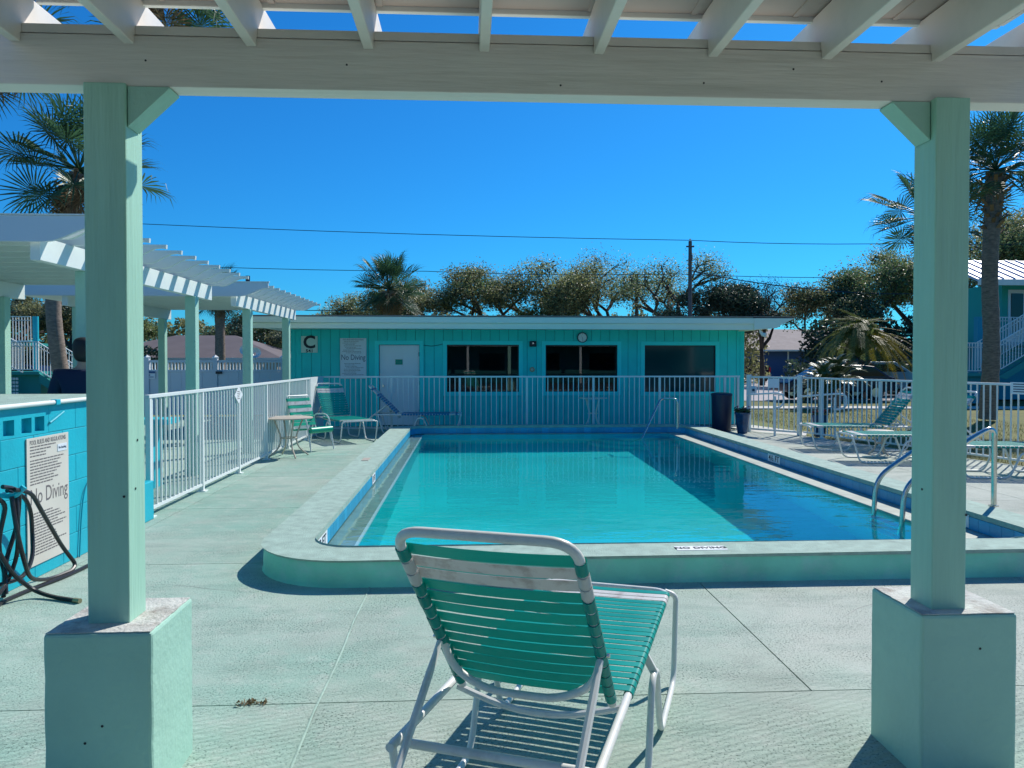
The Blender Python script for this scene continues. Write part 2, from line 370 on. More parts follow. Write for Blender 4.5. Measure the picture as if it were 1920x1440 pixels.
def text_part(name, body, size, m, parent, loc, axes, align='CENTER', sx=1.0, depth=0.002, bold=0.0):
    cu = bpy.data.curves.new(name, 'FONT'); cu.body = body; cu.size = size; cu.align_x = align; cu.align_y = 'CENTER'
    cu.extrude = depth; cu.offset = bold; cu.resolution_u = 3
    o = bpy.data.objects.new(name + '_tmp', cu); COL.objects.link(o)
    me = bpy.data.meshes.new_from_object(o.evaluated_get(bpy.context.evaluated_depsgraph_get()))
    bpy.data.objects.remove(o); X, Y = Vector(axes[0]), Vector(axes[1]); Z = X.cross(Y)
    off = root_off(parent); l = Vector(loc) - off
    for v in me.vertices:
        c = v.co; v.co = l + X * c.x * sx + Y * c.y + Z * c.z
    me.materials.clear(); me.materials.append(K[m]); ob = bpy.data.objects.new(name, me); COL.objects.link(ob); ob.parent = parent
    return ob

# ------------------------------------------------------------------ ground, deck
HX0, HX1, HY0, HY1 = -1.32, 4.74, 5.70, 16.56      # hole for the pool shell
def ring_rects(x0, x1, y0, y1):
    """rectangle minus the pool hole -> list of rectangles"""
    a, b, c, d = max(x0, HX0), min(x1, HX1), max(y0, HY0), min(y1, HY1)
    if a >= b or c >= d: return [(x0, x1, y0, y1)]
    out = []
    if y0 < c: out.append((x0, x1, y0, c))
    if d < y1: out.append((x0, x1, d, y1))
    if x0 < a: out.append((x0, a, c, d))
    if b < x1: out.append((b, x1, c, d))
    return out
def clip(poly, a, b, c):       # keep a x + b y <= c
    out = []
    for i in range(len(poly)):
        p, q = poly[i], poly[(i + 1) % len(poly)]; fp = a * p[0] + b * p[1] - c; fq = a * q[0] + b * q[1] - c
        if fp <= 0: out.append(p)
        if (fp < 0) != (fq < 0) and fp != fq:
            t = fp / (fp - fq); out.append((p[0] + (q[0] - p[0]) * t, p[1] + (q[1] - p[1]) * t))
    return out
FQ0, FQ1 = Vector((7.05, 16.0)), Vector((8.35, 11.2)); FD = (FQ1 - FQ0).normalized(); FN = Vector((-FD.y, FD.x))   # right fence line
if FN.x < 0: FN = -FN
def deck_clip(poly, grow=0.0):
    poly = clip(poly, FN.x, FN.y, FN.dot(FQ0) + 0.02 + grow)
    G = Vector((0.75, -0.95)).normalized(); n2 = Vector((-G.y, G.x)); n2 = n2 if n2.x > 0 else -n2
    poly = clip(poly, n2.x, n2.y, n2.dot(Vector((6.3, 16.95))) + 0.15 + grow)
    return poly
g = MB()
for (a, b, c, d) in ring_rects(-320, 320, -60, 700): g.quad((a, c, -0.06), (b, c, -0.06), (b, d, -0.06), (a, d, -0.06))
ground = g.build('ground', 'grass', kind='structure')
bed = MB()
for (a, b, c, d) in ring_rects(-14, 12, -3.9, 22.5):
    p = deck_clip([(a, c), (b, c), (b, d), (a, d)], 0.0)
    if len(p) > 2: bed.add([(x, y, -0.03) for x, y in p], [tuple(range(len(p)))])
deck = bed.build('pool_deck', mat('joint_grout', (0.06, 0.09, 0.08), 0.9), kind='structure')
XC = [-14, -10.2, -7.8, -5.42, -3.06, -0.70, 1.66, 4.02, 6.38, 8.74, 12]
YC = [-3.9, -1.5, 1.1, 3.61, 6.15, 8.45, 10.75, 13.05, 15.35, 17.7, 20, 22.5]
for j in range(len(YC) - 1):
    XR = XC if YC[j] > 3.5 else [v for v in XC if v != 1.66]
    for i in range(len(XR) - 1):
        s = MB(); x0, x1, y0, y1 = XR[i] + .004, XR[i + 1] - .004, YC[j] + .004, YC[j + 1] - .004
        for (a, b, c, d) in ring_rects(x0, x1, y0, y1):
            p = deck_clip([(a, c), (b, c), (b, d), (a, d)])
            if len(p) > 2:
                n = len(p); s.add([(x, y, 0.0) for x, y in p] + [(x, y, -0.05) for x, y in p], [tuple(range(n))] + [(k + n, (k + 1) % n + n, (k + 1) % n, k) for k in range(n)])
        if s.v: s.build('slab', 'deck', deck)
s = MB()
s.tube([(-0.70 + 0.004 * sin(k * 1.3), -1 + 0.25 * k, 0.0) for k in range(27)], 0.006, 6)
s.build('joint_sealant', 'coping', deck)
for q, (x, y, ang, l) in enumerate(((-2.9, 8.9, 25, 1.3), (-2.4, 5.6, -12, 1.1), (2.3, 4.6, 35, .9), (5.6, 9.0, 70, 1.4), (.6, 4.5, 160, .5))):
    rn = random.Random(q); P_ = [Vector((x, y, .0006))]; a = R(ang)
    for k in range(16): a += rn.gauss(0, .28) * .6; a += (R(ang) - a) * .3; P_.append(P_[-1] + Vector((cos(a), sin(a), 0)) * l / 16)
    s = MB()
    for k in range(16):
        d = (P_[k + 1] - P_[k]); nn = Vector((-d.y, d.x, 0)).normalized(); w0 = .0016 * (1 - abs(k / 8 - 1)) + .0004; w1 = .0016 * (1 - abs((k + 1) / 8 - 1)) + .0004
        s.quad(P_[k] - nn * w0, P_[k + 1] - nn * w1, P_[k + 1] + nn * w1, P_[k] + nn * w0)
    s.build('hairline_crack', 'ink', deck)
# fallen leaf clump on the joint
rnd = random.Random(3); s = MB()
for k in range(46):
    x = -1.02 + rnd.gauss(0, 0.035); y = 3.61 + rnd.gauss(0, 0.014); a = rnd.uniform(0, PI); l = rnd.uniform(.01, .028)
    s.add([(x, y, .003), (x + cos(a) * l, y + sin(a) * l, .006 + rnd.random() * .018), (x + cos(a) * l + .005, y + sin(a) * l + .005, .004)], [(0, 1, 2)])
tag(s.build('leaf_litter', 'palmd', own=(-1.02, 3.61, 0)), 'small clump of dry brown leaf litter on the deck joint', 'leaf litter')

def sheet(name, pts, z, m, th=0.03):
    n = len(pts); s = MB().add([(x, y, z) for x, y in pts] + [(x, y, z - th) for x, y in pts], [tuple(range(n))] + [(k + n, (k + 1) % n + n, (k + 1) % n, k) for k in range(n)])
    return s.build(name, m, kind='structure')
K['dark_ground'] = mat('dark_ground', (0.045, 0.05, 0.055), 0.9, var=.15)
sheet('added_dark_ground', [(-30, -15.6), (30, -15.6), (30, -3.95), (-30, -3.95)], -0.02, 'dark_ground')  # unseen dark ground added behind the viewer to darken the window reflections
sheet('gate_path', [(6.62, 16.95), (7.28, 16.2), (7.62, 16.9), (7.2, 18.6), (6.5, 21.5), (5.4, 21.5), (6.3, 18.5)], -0.02, 'path')
sheet('sidewalk', [(8.5, 25.6), (30, 24.2), (30, 25.3), (8.5, 26.9)], -0.02, 'path')
sheet('street', [(5, 31), (19.2, 30), (22.0, 36), (26, 44), (27, 58), (5, 58)], -0.03, 'road')
sheet('driveway', [(17, 58), (24, 58), (27, 66), (19, 66)], -0.028, 'road')

# ------------------------------------------------------------------ pool
def rrect(x0, x1, y0, y1, r, n=10):
    out = []
    for (cx, cy_, a0) in ((x1 - r, y0 + r, -90), (x1 - r, y1 - r, 0), (x0 + r, y1 - r, 90), (x0 + r, y0 + r, 180)):
        for k in range(n + 1):
            a = R(a0 + 90 * k / n); out.append((cx + r * cos(a), cy_ + r * sin(a)))
    return out
IN = (-1.20, 4.62, 5.82, 16.42); OUT = (-1.60, 5.02, 5.44, 16.82)
inn = rrect(*IN, 0.34, 10); outr = rrect(*OUT, 0.72, 10); ZC = 0.195; ZW = 0.035
n = len(inn)
shell = MB()       # pool shell: floor and walls below the water
fx0, fx1, fy0, fy1 = -0.96, 4.31, 5.94, 16.29
shell.quad((fx0 - .6, fy0 - .6, -1.70), (fx1 + .6, fy0 - .6, -1.70), (fx1 + .6, fy1 + .6, -1.70), (fx0 - .6, fy1 + .6, -1.70))
for a, b in (((fx0, fy0), (fx1, fy0)), ((fx1, fy0), (fx1, fy1)), ((fx1, fy1), (fx0, fy1)), ((fx0, fy1), (fx0, fy0))):
    shell.quad((a[0], a[1], -1.70), (b[0], b[1], -1.70), (b[0], b[1], -0.045), (a[0], a[1], -0.045))
pool = shell.build('swimming_pool', 'poolfl', kind='structure')
s = MB(); s.add([(x, y, ZC) for x, y in inn] + [(x, y, ZC) for x, y in outr] + [(x, y, ZC - .035) for x, y in inn] + [(x, y, ZC - .016) for x, y in outr],
    [(k, (k + 1) % n, n + (k + 1) % n, n + k)[::-1] for k in range(n)] + [(2 * n + k, 2 * n + (k + 1) % n, (k + 1) % n, k) for k in range(n)] + [(n + k, n + (k + 1) % n, 3 * n + (k + 1) % n, 3 * n + k) for k in range(n)])
s.build('coping', 'coping', pool, bevel=0.012)
s = MB(); o2 = rrect(OUT[0] + .012, OUT[1] - .012, OUT[2] + .012, OUT[3] - .012, 0.71, 10)
m_ = 5
for j in range(m_):
    z = (ZC - .012) * (1 - j / (m_ - 1)) - 0.03 * (j / (m_ - 1)); off = -0.012 + 0.02 * (1 - (j / (m_ - 1) - .5) ** 2 * 4) * .5 + (0.03 if j == m_ - 1 else 0)
    q = rrect(OUT[0] - off, OUT[1] + off, OUT[2] - off, OUT[3] + off, 0.72 + off, 10)
    for x, y in q: s.v.append((x, y, z))
for j in range(m_ - 1):
    for k in range(n): s.f.append((j * n + k, j * n + (k + 1) % n, (j + 1) * n + (k + 1) % n, (j + 1) * n + k))
s.build('curb_face', 'curb', pool, smooth=True)
# grout wall behind tiles
s = MB(); q = rrect(IN[0] - .012, IN[1] + .012, IN[2] - .012, IN[3] + .012, 0.352, 10)
s.add([(x, y, ZC - .02) for x, y in q] + [(x, y, -0.4) for x, y in q], [(k, (k + 1) % n, n + (k + 1) % n, n + k) for k in range(n)])
s.build('grout_wall', 'grout', pool)
# tiles along the inner perimeter
per = []
for k in range(n):
    a, b = Vector(inn[k]), Vector(inn[(k + 1) % n]); per.append((a, b, (b - a).length))
TL = sum(p[2] for p in per); NT = int(TL / 0.152); step = TL / NT; cum = 0; idx = 0
TZ0, TZ1 = 0.045, ZC - 0.037
tm = MB().box(-step / 2 + .002, step / 2 - .002, -0.006, 0.006, TZ0, TZ1).mesh('tile', 'tile')
def at_len(d):
    d %= TL; c = 0
    for a, b, l in per:
        if c + l >= d: 
            t = (d - c) / max(l, 1e-6); return a + (b - a) * t
        c += l
    return per[-1][1]
for k in range(NT):
    p, q = at_len(k * step), at_len((k + 1) * step); m_ = (p + q) / 2; d = q - p
    if abs((m_.x - 3.9)) < 0.0: continue
    inst('tile', tm, pool, (m_.x, m_.y, 0), (0, 0, math.atan2(d.y, d.x)))
# ledges at the waterline
s = MB(); s.box(4.30, IN[1] + .01, 5.9, IN[3] + .01, -0.10, 0.041); s.box(-0.94, 4.298, 16.28, IN[3] + .01, -0.10, 0.041)
s.build('waterline_ledge', 'ledge', pool, bevel=0.008)
s = MB(); s.box(IN[0] - .01, -0.975, 5.83, 16.41, -0.10, -0.035); s.build('shallow_bench', 'ledge', pool, bevel=0.006)
s = MB(); s.box(-0.974, -0.945, 5.9, 16.3, -0.09, -0.028); s.build('bench_nosing', 'signw', pool)
s = MB()
for k in range(3):       # entry steps in the far right corner
    s.lathe([(1.1 - .3 * k, -1.69 + .4 * k), (1.1 - .3 * k, -1.29 + .4 * k - .001)], 24, (3.6, 16.27, 0))
s.build('entry_step', 'poolfl', pool)
wt = MB(); NX, NY = 12, 22
for j in range(NY + 1):
    for i in range(NX + 1): wt.v.append((IN[0] + (IN[1] - IN[0]) * i / NX, IN[2] + (IN[3] - IN[2]) * j / NY, ZW))
for j in range(NY):
    for i in range(NX): a = j * (NX + 1) + i; wt.f.append((a, a + 1, a + NX + 2, a + NX + 1))
water = wt.build('pool_water', 'water', smooth=True, kind='structure')
water.cycles.is_caustics_caster = True; pool.cycles.is_caustics_receiver = True
for o in pool.children: o.cycles.is_caustics_receiver = True
# painted depth marks and warning on the pool
def mark(body, c, axes, w, h, size, sx=1.0, name='depth_marker'):
    X, Y = Vector(axes[0]), Vector(axes[1]); Z = X.cross(Y); c = Vector(c); s = MB()
    p = [c - X * w / 2 - Y * h / 2, c + X * w / 2 - Y * h / 2, c + X * w / 2 + Y * h / 2, c - X * w / 2 + Y * h / 2]
    s.prism(p, Z * 0.003); o = s.build(name, 'signw', pool)
    text_part('lettering', body, size, 'black', o, c + Z * 0.004, axes, sx=sx, depth=0.0015, bold=0.0012)
mark('3 FT', (-1.19, 6.33, 0.115), ((0, 1, 0), (0, 0, 1)), .42, .115, .12, 1.3)
mark('4½ FT', (4.611, 11.35, 0.115), ((0, -1, 0), (0, 0, 1)), .46, .115, .12, 1.2)
mark('5 FT', (4.611, 7.02, 0.115), ((0, -1, 0), (0, 0, 1)), .40, .115, .14, 1.2)
mark('3 FT', (-1.19, 9.75, 0.115), ((0, 1, 0), (0, 0, 1)), .30, .115, .10, 1.1)
mark('NO DIVING', (1.735, 5.64, ZC), ((1, 0, 0), (0, 1, 0)), .38, .12, .075, 1.0, 'warning_marker')
s = MB(); s.box(-1.50, -1.40, 10.85, 11.15, ZC, ZC + .006); s.build('skimmer_lid', 'beige', pool)

# ladder and hand rail
def tube_thing(name, label, cat, paths, r, m, n=10, part='rail', extra=None):
    o = thing(name, label, cat, Vector(paths[0][0]))
    for p in paths: MB().tube(p, r, n).build(part, m, o, smooth=True)
    if extra: extra(o)
    return o
lad = []
for Y in (7.12, 7.63):
    lad.append(fillet([(5.06, Y, ZC), (5.06, Y, 0.97), (4.86, Y, 0.87), (4.17, Y, 0.40), (4.11, Y, -0.55), (4.28, Y, -0.95)], [0, .14, .14, .16, .3, 0], 6))
def lad_x(o):
    for z, dx in ((-0.10, 0), (-0.36, 0), (-.62, .02)):
        MB().box(4.07 + dx, 4.17 + dx, 7.14, 7.61, z - .012, z + .012).build('tread', 'signw', o)
    for Y in (7.12, 7.63): MB().disc((5.06, Y, ZC), (0, 0, 1), .045, .012, 16).build('escutcheon', 'steel', o)
tube_thing('pool_ladder', 'polished steel pool ladder with two arched rails beside the right pool edge', 'pool ladder', lad, 0.0245, 'steel', 14, extra=lad_x)
tube_thing('pool_handrail', 'slim steel hand rail sloping into the water at the far right corner', 'hand rail',
    [fillet([(4.30, 15.6, ZC), (4.30, 15.6, .81), (3.98, 15.72, .81), (3.50, 15.3, .04), (3.2, 15.1, -.5)], .09, 5)], 0.022, 'steel', 10)

# ------------------------------------------------------------------ foreground pergola
perg = thing('pergola', 'cream pergola with rafters on mint green posts framing the view at the front', 'pergola', (0.2, 2.95, 0))
ZB = 2.605
MB().box(-3.3, 4.3, 2.912, 3.008, ZB, 2.792).build('beam', 'creamwood', perg, bevel=0.004)
RX = [-2.46, -2.045, -1.640, -1.238, -0.797, -0.369, 0.062, 0.495, 0.934, 1.378, 1.815, 2.23, 2.65, 3.08]
s = MB(); xs = [-3.3] + RX + [4.3]
for i in range(len(xs) - 1): s.box(xs[i] + .0192, xs[i + 1] - .0192, 2.915, 3.005, 2.795, 2.828)
s.build('blocking', 'cream', perg, bevel=0.002)
def rafter_mesh():
    z0, z1 = 2.758, 2.948
    pr = [(-2.8, z0), (2.909, z0), (2.909, 2.7935), (3.011, 2.7935), (3.011, z0), (3.24, z0)]
    for k in range(7):
        t = k / 6; pr.append((3.24 + .22 * t, z0 + .115 * (t * t * (3 - 2 * t)) + .012 * sin(t * 2 * PI)))
    pr += [(3.47, z1 - .06), (3.47, z1), (-2.8, z1)]
    s = MB(); s.prism([(-.019, y - 2.95, z) for y, z in pr], (.038, 0, 0)); return s.mesh('rafter', 'cream')
rm = rafter_mesh()
for x in RX: 
    o = inst('rafter', rm, perg, (x - 0.2, 0, 0)); b = o.modifiers.new('bevel', 'BEVEL'); b.width = .003; b.segments = 1
px0, px1 = -1.60, 2.12
s = MB(); s.box(px0, px1, -2.9, 2.985, 2.955, 2.962); s.build('roof_sheet', 'roofsheet', perg)
for k in range(10):
    x = px0 + .05 + k * .405
    if x < px1: MB().box(x - .012, x + .012, -2.9, 2.98, 2.949, 2.9545).build('sheet_seam', 'roofsheet', perg)
MB().box(px0 - .01, px1 + .01, 2.987, 3.012, 2.935, 2.985).build('drip_edge', 'wtrim', perg, bevel=.003)
MB().box(px1 + .002, px1 + .02, -2.9, 2.985, 2.938, 2.985).build('side_trim', 'wtrim', perg)
for (x0, x1, y0, lbl) in ((-1.396, -1.246, 2.893, None), (1.795, 1.932, 2.872, None)):
    MB().box(x0, x1, y0, y0 + .146, 0.63, 2.612).build('post', 'mintwood', perg, bevel=0.005)
for (x0, x1, y0, y1) in ((-1.502, -1.127, 2.79, 3.20), (1.719, 2.10, 2.812, 3.18)):
    s = MB(); nz = 8
    for j in range(nz + 1):
        z = -0.02 + 0.65 * j / nz; k = .0012 * sin(j * 2.1 + x0)
        s.v += [(x0 - k, y0 - k, z), (x1 + k, y0 + k * .5, z), (x1 + k, y1, z), (x0, y1 + k, z)]
    for j in range(nz):
        for k in range(4): s.f.append((j * 4 + k, j * 4 + (k + 1) % 4, j * 4 + 4 + (k + 1) % 4, j * 4 + 4 + k))
    s.f.append((nz * 4, nz * 4 + 1, nz * 4 + 2, nz * 4 + 3)); s.build('plinth', 'mint', perg, bevel=0.012)
    rn = random.Random(int(x0 * 100)); ed = []
    for (a, b, c, d) in ((x0, y0, x1, y0), (x1, y0, x1, y1), (x1, y1, x0, y1), (x0, y1, x0, y0)):
        for q in range(14):
            t = q / 14; ed.append((a + (c - a) * t, b + (d - b) * t))
    cx, cy_ = (x0 + x1) / 2, (y0 + y1) / 2
    MB().prism([(cx + (a - cx) * (.965 + rn.uniform(-.012, .008)), cy_ + (b - cy_) * (.965 + rn.uniform(-.012, .008)), .6302) for a, b in ed], (0, 0, .003)).build('worn_cap', 'worn', perg)
for sgn, x in ((1, -1.243), (-1, 1.792)):
    s = MB(); s.prism([(x, 2.905, ZB - .002), (x + sgn * .150, 2.905, ZB - .002), (x + sgn * .150, 2.905, ZB - .008), (x, 2.905, ZB - .150)], (0, .10, 0)); s.build('brace', 'mint', perg, bevel=.002)
for (x, y, z, d) in ((-1.262, 2.892, 1.10, (0, -1, 0)), (1.93, 2.871, 1.0, (0, -1, 0)), (1.794, 2.94, 1.09, (-1, 0, 0)), (-1.245, 2.95, 1.12, (1, 0, 0)), (-1.245, 2.97, 1.30, (1, 0, 0)), (-1.30, 2.79, .30, (0, -1, 0)), (-1.36, 2.79, .24, (0, -1, 0)), (1.95, 2.811, .5, (0, -1, 0))):
    MB().disc((x, y, z), d, .005, .0012, 7).build('paint_chip', 'dark', perg)
# weather stains on plinth tops and nail heads
s = MB()
for (x, z) in ((-1.18, 2.70), (0.9, 2.66), (1.25, 2.72), (-.45, 2.70), (.35, 2.64), (1.6, 2.68)): s.disc((x, 2.913, z), (0, -1, 0), .004, .002, 8)
s.build('nail_head', 'dark', perg)

# ------------------------------------------------------------------ left low block wall with counter slab
lw = thing('block_wall', 'bright turquoise painted block wall with pierced openings at left', 'wall', (-3.17, 5.2, 0))
XF = -3.17
H_ = [(5.43, 5.56), (5.647, 5.774), (5.815, 5.943)]
rows = 6; bh = 1.265 / rows
for r_ in range(rows):
    z0 = r_ * bh; y = 2.6 + (0.2 if r_ % 2 else 0)
    cuts = []
    while y < 7.05: cuts.append(y); y += .4
    cuts = [2.6] + [c for c in cuts if c > 2.75] + [7.05]
    for a, b in zip(cuts[:-1], cuts[1:]):
        if b - a < .03: continue
        if r_ == 5 and b > 5.38 and a < 5.99: continue
        MB().box(XF - .19, XF, a + .0015, b - .0015, z0 + .0015, z0 + bh - .0015).build('block', 'turq', lw, bevel=.004)
ya = [c for c in [2.6 + .2 + .4 * k for k in range(12)]]
lo = max(c for c in ya if c <= 5.38 + 1e-6); hi = min(c for c in ya if c >= 5.99 - 1e-6)
z0, z1 = 5 * bh + .0015, 6 * bh - .0015; s = MB(); ed = [lo] + [v for p in H_ for v in p] + [hi]
oz0, oz1 = 1.075, 1.185
s.box(XF - .19, XF, lo + .0015, hi - .0015, z0, oz0); s.box(XF - .19, XF, lo + .0015, hi - .0015, oz1, z1)
for i in range(0, len(ed), 2): s.box(XF - .19, XF, ed[i] + (.0015 if i == 0 else 0), ed[i + 1] - (.0015 if i == len(ed) - 2 else 0), oz0, oz1)
s.box(XF - .19, XF - .05, lo + .01, hi - .01, oz0 - .01, oz1 + .01)
s.build('pierced_block', 'turq', lw)
MB().box(XF - .30, XF, 7.055, 7.94, 0, .39).build('low_block', 'turq', lw, bevel=.01)
MB().box(-5.4, XF + .01, 2.5, 7.12, 1.268, 1.30).build('counter_slab', 'coping', lw, bevel=.006)
MB().box(-5.4, -5.2, 2.5, 7.1, 0, 1.265).build('back_panel', 'turq', lw)
MB().box(-5.2, XF - .195, 7.0, 7.09, 0, 1.265).build('end_panel', 'turq', lw)
MB().tube([(XF + .03, 2.5, 1.283), (XF + .03, 7.12, 1.283)], .017, 10).build('edge_pipe', 'wtrim', lw, smooth=True)
for y in (4.6, 6.05): MB().box(XF + .006, XF + .052, y - .03, y + .03, 1.262, 1.303).build('pipe_clip', 'turq', lw, bevel=.004)
s = MB()
s.tube(fillet([(XF + .012, 6.42, 0.0), (XF + .012, 6.45, .3), (XF + .012, 6.50, .52), (XF + .012, 6.62, .62)], .1), .006, 6)
s.tube([(XF + .01, 6.0, 1.13), (XF + .014, 6.08, 1.16), (XF + .01, 6.2, 1.2)], .008, 6)
s.build('conduit', 'turq', lw, smooth=True)

def lines(o, x0, x1, zs, place, m, th, seed=0, indent=0.0, fill=(.55, 1)):
    rn = random.Random(seed); s = MB()
    for z in zs:
        a = x0 + indent * rn.random(); e = x0 + (x1 - x0) * rn.uniform(*fill)
        while a < e:
            b = min(e, a + rn.uniform(.018, .06) * 1.0)
            p = place(a, b, z, th); s.prism(p[0], p[1]); a = b + .008
    s.build('small_print', m, o)
sg = thing('pool_rules_sign', 'tall cream POOL RULES AND REGULATIONS board on the turquoise wall', 'sign', (XF + .01, 5.97, .58))
MB().box(XF + .003, XF + .011, 5.69, 6.265, .10, 1.035).build('board', 'signc', sg, bevel=.001)
ax = ((0, 1, 0), (0, 0, 1)); xs_ = XF + .0115
text_part('heading', 'POOL RULES AND REGULATIONS', .047, 'ink', sg, (xs_, 5.975, 1.0), ax, sx=.70, depth=.0005, bold=.0006)
text_part('warning', 'No Diving', .165, 'ink', sg, (xs_, 5.985, .60), ax, sx=.76, depth=.0005)
def pl(a, b, z, th): return ([(xs_, a, z), (xs_, b, z), (xs_, b, z + th), (xs_, a, z + th)], (.0006, 0, 0))
lines(sg, 5.73, 6.10, [.965 - .0225 * k for k in range(4)], pl, 'ink', .009, 1)
lines(sg, 5.73, 6.20, [.865 - .0215 * k for k in range(9)], pl, 'ink', .009, 2)
lines(sg, 5.73, 6.22, [.475 - .0215 * k for k in range(15)], pl, 'ink', .009, 4)
MB().box(xs_ - .001, xs_ + .003, 6.10, 6.235, .90, .955).build('no_smoking_plate', 'signb', sg)
text_part('plate_text', 'No Smoking', .026, 'inkb', sg, (xs_ + .004, 6.168, .928), ax, sx=.85, depth=.0005)

# hose
ho = thing('garden_hose', 'coiled black rubber hose hanging on the turquoise wall', 'hose', (-3.05, 5.3, 0))
def hp(l, x, rr=.1): return fillet([(x + (.03 * sin(i * 1.7)), a, b) for i, (a, b) in enumerate(l)], rr, 4)
s = MB()
s.tube(hp([(5.26, .74), (5.40, .68), (5.55, .55), (5.60, .40), (5.53, .22), (5.40, .12), (5.18, .13)], -3.05), .0145, 8)
s.tube(hp([(5.22, .75), (5.36, .71), (5.60, .49), (5.86, .22), (5.97, .06), (5.90, .03), (5.66, .03), (5.42, .10), (5.27, .28), (5.22, .48), (5.24, .70)], -2.98), .0145, 8)
s.tube(hp([(5.16, .78), (5.30, .74), (5.34, .50), (5.22, .26), (5.16, .08)], -3.02), .0145, 8)
s.tube(hp([(5.12, .73), (5.22, .66), (5.18, .40), (5.30, .15), (5.20, .05)], -3.06), .0145, 8)
s.tube(hp([(5.28, .70), (5.24, .52), (5.30, .30), (5.22, .14), (5.02, .10)], -3.0), .0145, 8)
s.tube(fillet([(-3.02, 5.12, .36), (-2.99, 5.20, .20), (-2.94, 5.36, .04), (-2.78, 5.29, .016), (-2.60, 5.21, .016)], .12, 5), .0145, 8)
s.tube(fillet([(-3.02, 5.05, .016), (-3.06, 5.22, .016), (-3.02, 5.52, .016), (-2.96, 5.75, .016), (-2.93, 6.08, .016), (-2.95, 6.6, .016)], .2, 5), .0145, 8)
s.build('hose_coil', 'hose', ho, smooth=True)
MB().disc((-2.60, 5.21, .016), (.9, -.35, 0), .017, .05, 10).build('hose_end', 'bronze', ho, smooth=True)
s = MB(); s.tube(fillet([(-3.16, 5.25, .72), (-3.0, 5.26, .70), (-2.95, 5.28, .76)], .03), .02, 8); s.box(-3.168, -3.15, 5.15, 5.34, .62, .8)
s.build('hose_hook', 'turq', ho, smooth=False)

# ------------------------------------------------------------------ covered walkways with scalloped rafters (left, behind the fence)
def tail_mesh(xl, xr, zb):
    pr = [(xl, zb), (-3.70, zb)]
    for k in range(9):
        t = k / 8; pr.append((-3.70 + (xr + 3.70) * t, zb + .10 * (t * t * (3 - 2 * t)) - .018 * sin(t * PI * 2)))
    pr += [(xr + .004, zb + .145), (xl, zb + .145)]
    s = MB(); s.prism([(x, -.02, z) for x, z in pr], (0, .04, 0)); return s.mesh('rafter', 'farcream')
tl_m = tail_mesh(-6.75, -3.25, 2.702)
def walkway(label, y0, y1, posts_r, posts_l, nr, ytail):
    o = thing('covered_walkway', label, 'pergola', (-5.2, (y0 + y1) / 2, 0), group='covered walkways behind the left fence')
    for x, yy in ((-3.88, y0 + .05), (-6.56, y0 + .05)):
        MB().box(x, x + .09, yy, y1, 2.49, 2.70).build('beam', 'farcream', o, bevel=.003)
    for y in posts_r: MB().box(-3.90, -3.76, y, y + .14, 0, 2.488).build('post', 'mint', o, bevel=.004)
    for y in posts_l: MB().box(-6.58, -6.44, y, y + .14, 0, 2.488).build('post', 'mint', o, bevel=.004)
    for k in range(nr):
        y = ytail + (y1 - .03 - ytail) * k / (nr - 1); inst('rafter', tl_m, o, (5.2, y - (y0 + y1) / 2, 0))
    MB().box(-8.6, -3.98, y0 + .02, y1 + .05, 2.852, 2.868).build('roof_sheet', 'farcream', o)
    fp_ = [(-8.6, 2.645), (-3.72, 2.645)] + [(-3.72 + .46 * k / 8, 2.645 + .14 * ((k / 8) ** 2 * (3 - 2 * k / 8))) for k in range(9)][1:] + [(-3.255, 2.875), (-8.6, 2.875)]
    MB().prism([(a, y0 - .02, b) for a, b in fp_], (0, .035, 0)).build('fascia', 'vinyl', o, bevel=.003)
    MB().box(-8.6, -3.24, y0 - .03, y0 + .02, 2.877, 2.889).build('drip_edge', 'wtrim', o)
    return o
walkway('nearest cream covered walkway with scalloped rafter tails, left of the fence', 7.02, 11.65, [7.89, 10.86], [7.6, 11.1], 11, 7.2)
walkway('farther cream covered walkway joining the teal building, scalloped rafter tails', 12.80, 17.2, [13.56, 16.4], [13.2, 16.75], 11, 13.1)

# ------------------------------------------------------------------ white picket fences round the pool
FH = 1.25
pick_m = MB().box(-.009, .009, -.009, .009, .10, FH - .04).mesh('picket', 'fence')
post_m = MB().box(-.024, .024, -.024, .024, -.0, FH - .0405).mesh('post', 'fence')
plate_m = MB().box(-.055, .055, -.055, .055, .0, .012).mesh('base_plate', 'fence')
def fence_run(o, p, q, posts, sp=.118, rail=True, skip_first=False):
    base = root_off(o); p, q = Vector(p), Vector(q); d = q - p; L_ = d.length; u = d / L_; rz = math.atan2(u.y, u.x)
    MB().bar((p.x, p.y, FH - .018), (q.x, q.y, FH - .018), .05, .036).build('top_rail', 'fence', o, bevel=.004)
    MB().bar((p.x, p.y, .085), (q.x, q.y, .085), .034, .03).build('bottom_rail', 'fence', o)
    for t in posts:
        c = p + u * t; inst('post', post_m, o, (c.x - base.x, c.y - base.y, -base.z), (0, 0, rz))
        inst('base_plate', plate_m, o, (c.x - base.x, c.y - base.y, -base.z), (0, 0, rz))
    k = int(L_ / sp)
    for i in range(1, k + 1):
        t = i * L_ / (k + 1)
        if any(abs(t - pt) < .04 for pt in posts): continue
        c = p + u * t; inst('picket', pick_m, o, (c.x - base.x, c.y - base.y, -base.z), (0, 0, rz))
fl = thing('picket_fence', 'white metal picket fence along the left side of the pool deck', 'fence', (-3.25, 12, 0))
fence_run(fl, (-3.25, 7.98), (-3.25, 15.95), [.04, 1.6, 3.1, 4.6, 6.1, 7.6, 7.93])
MB().box(-3.275, -3.225, 15.98, 17.36, .02, FH - .002).build('end_panel', 'fence', fl, bevel=.003)
fb = thing('picket_fence', 'white metal picket fence between the pool and the teal building', 'fence', (1.5, 17.4, 0))
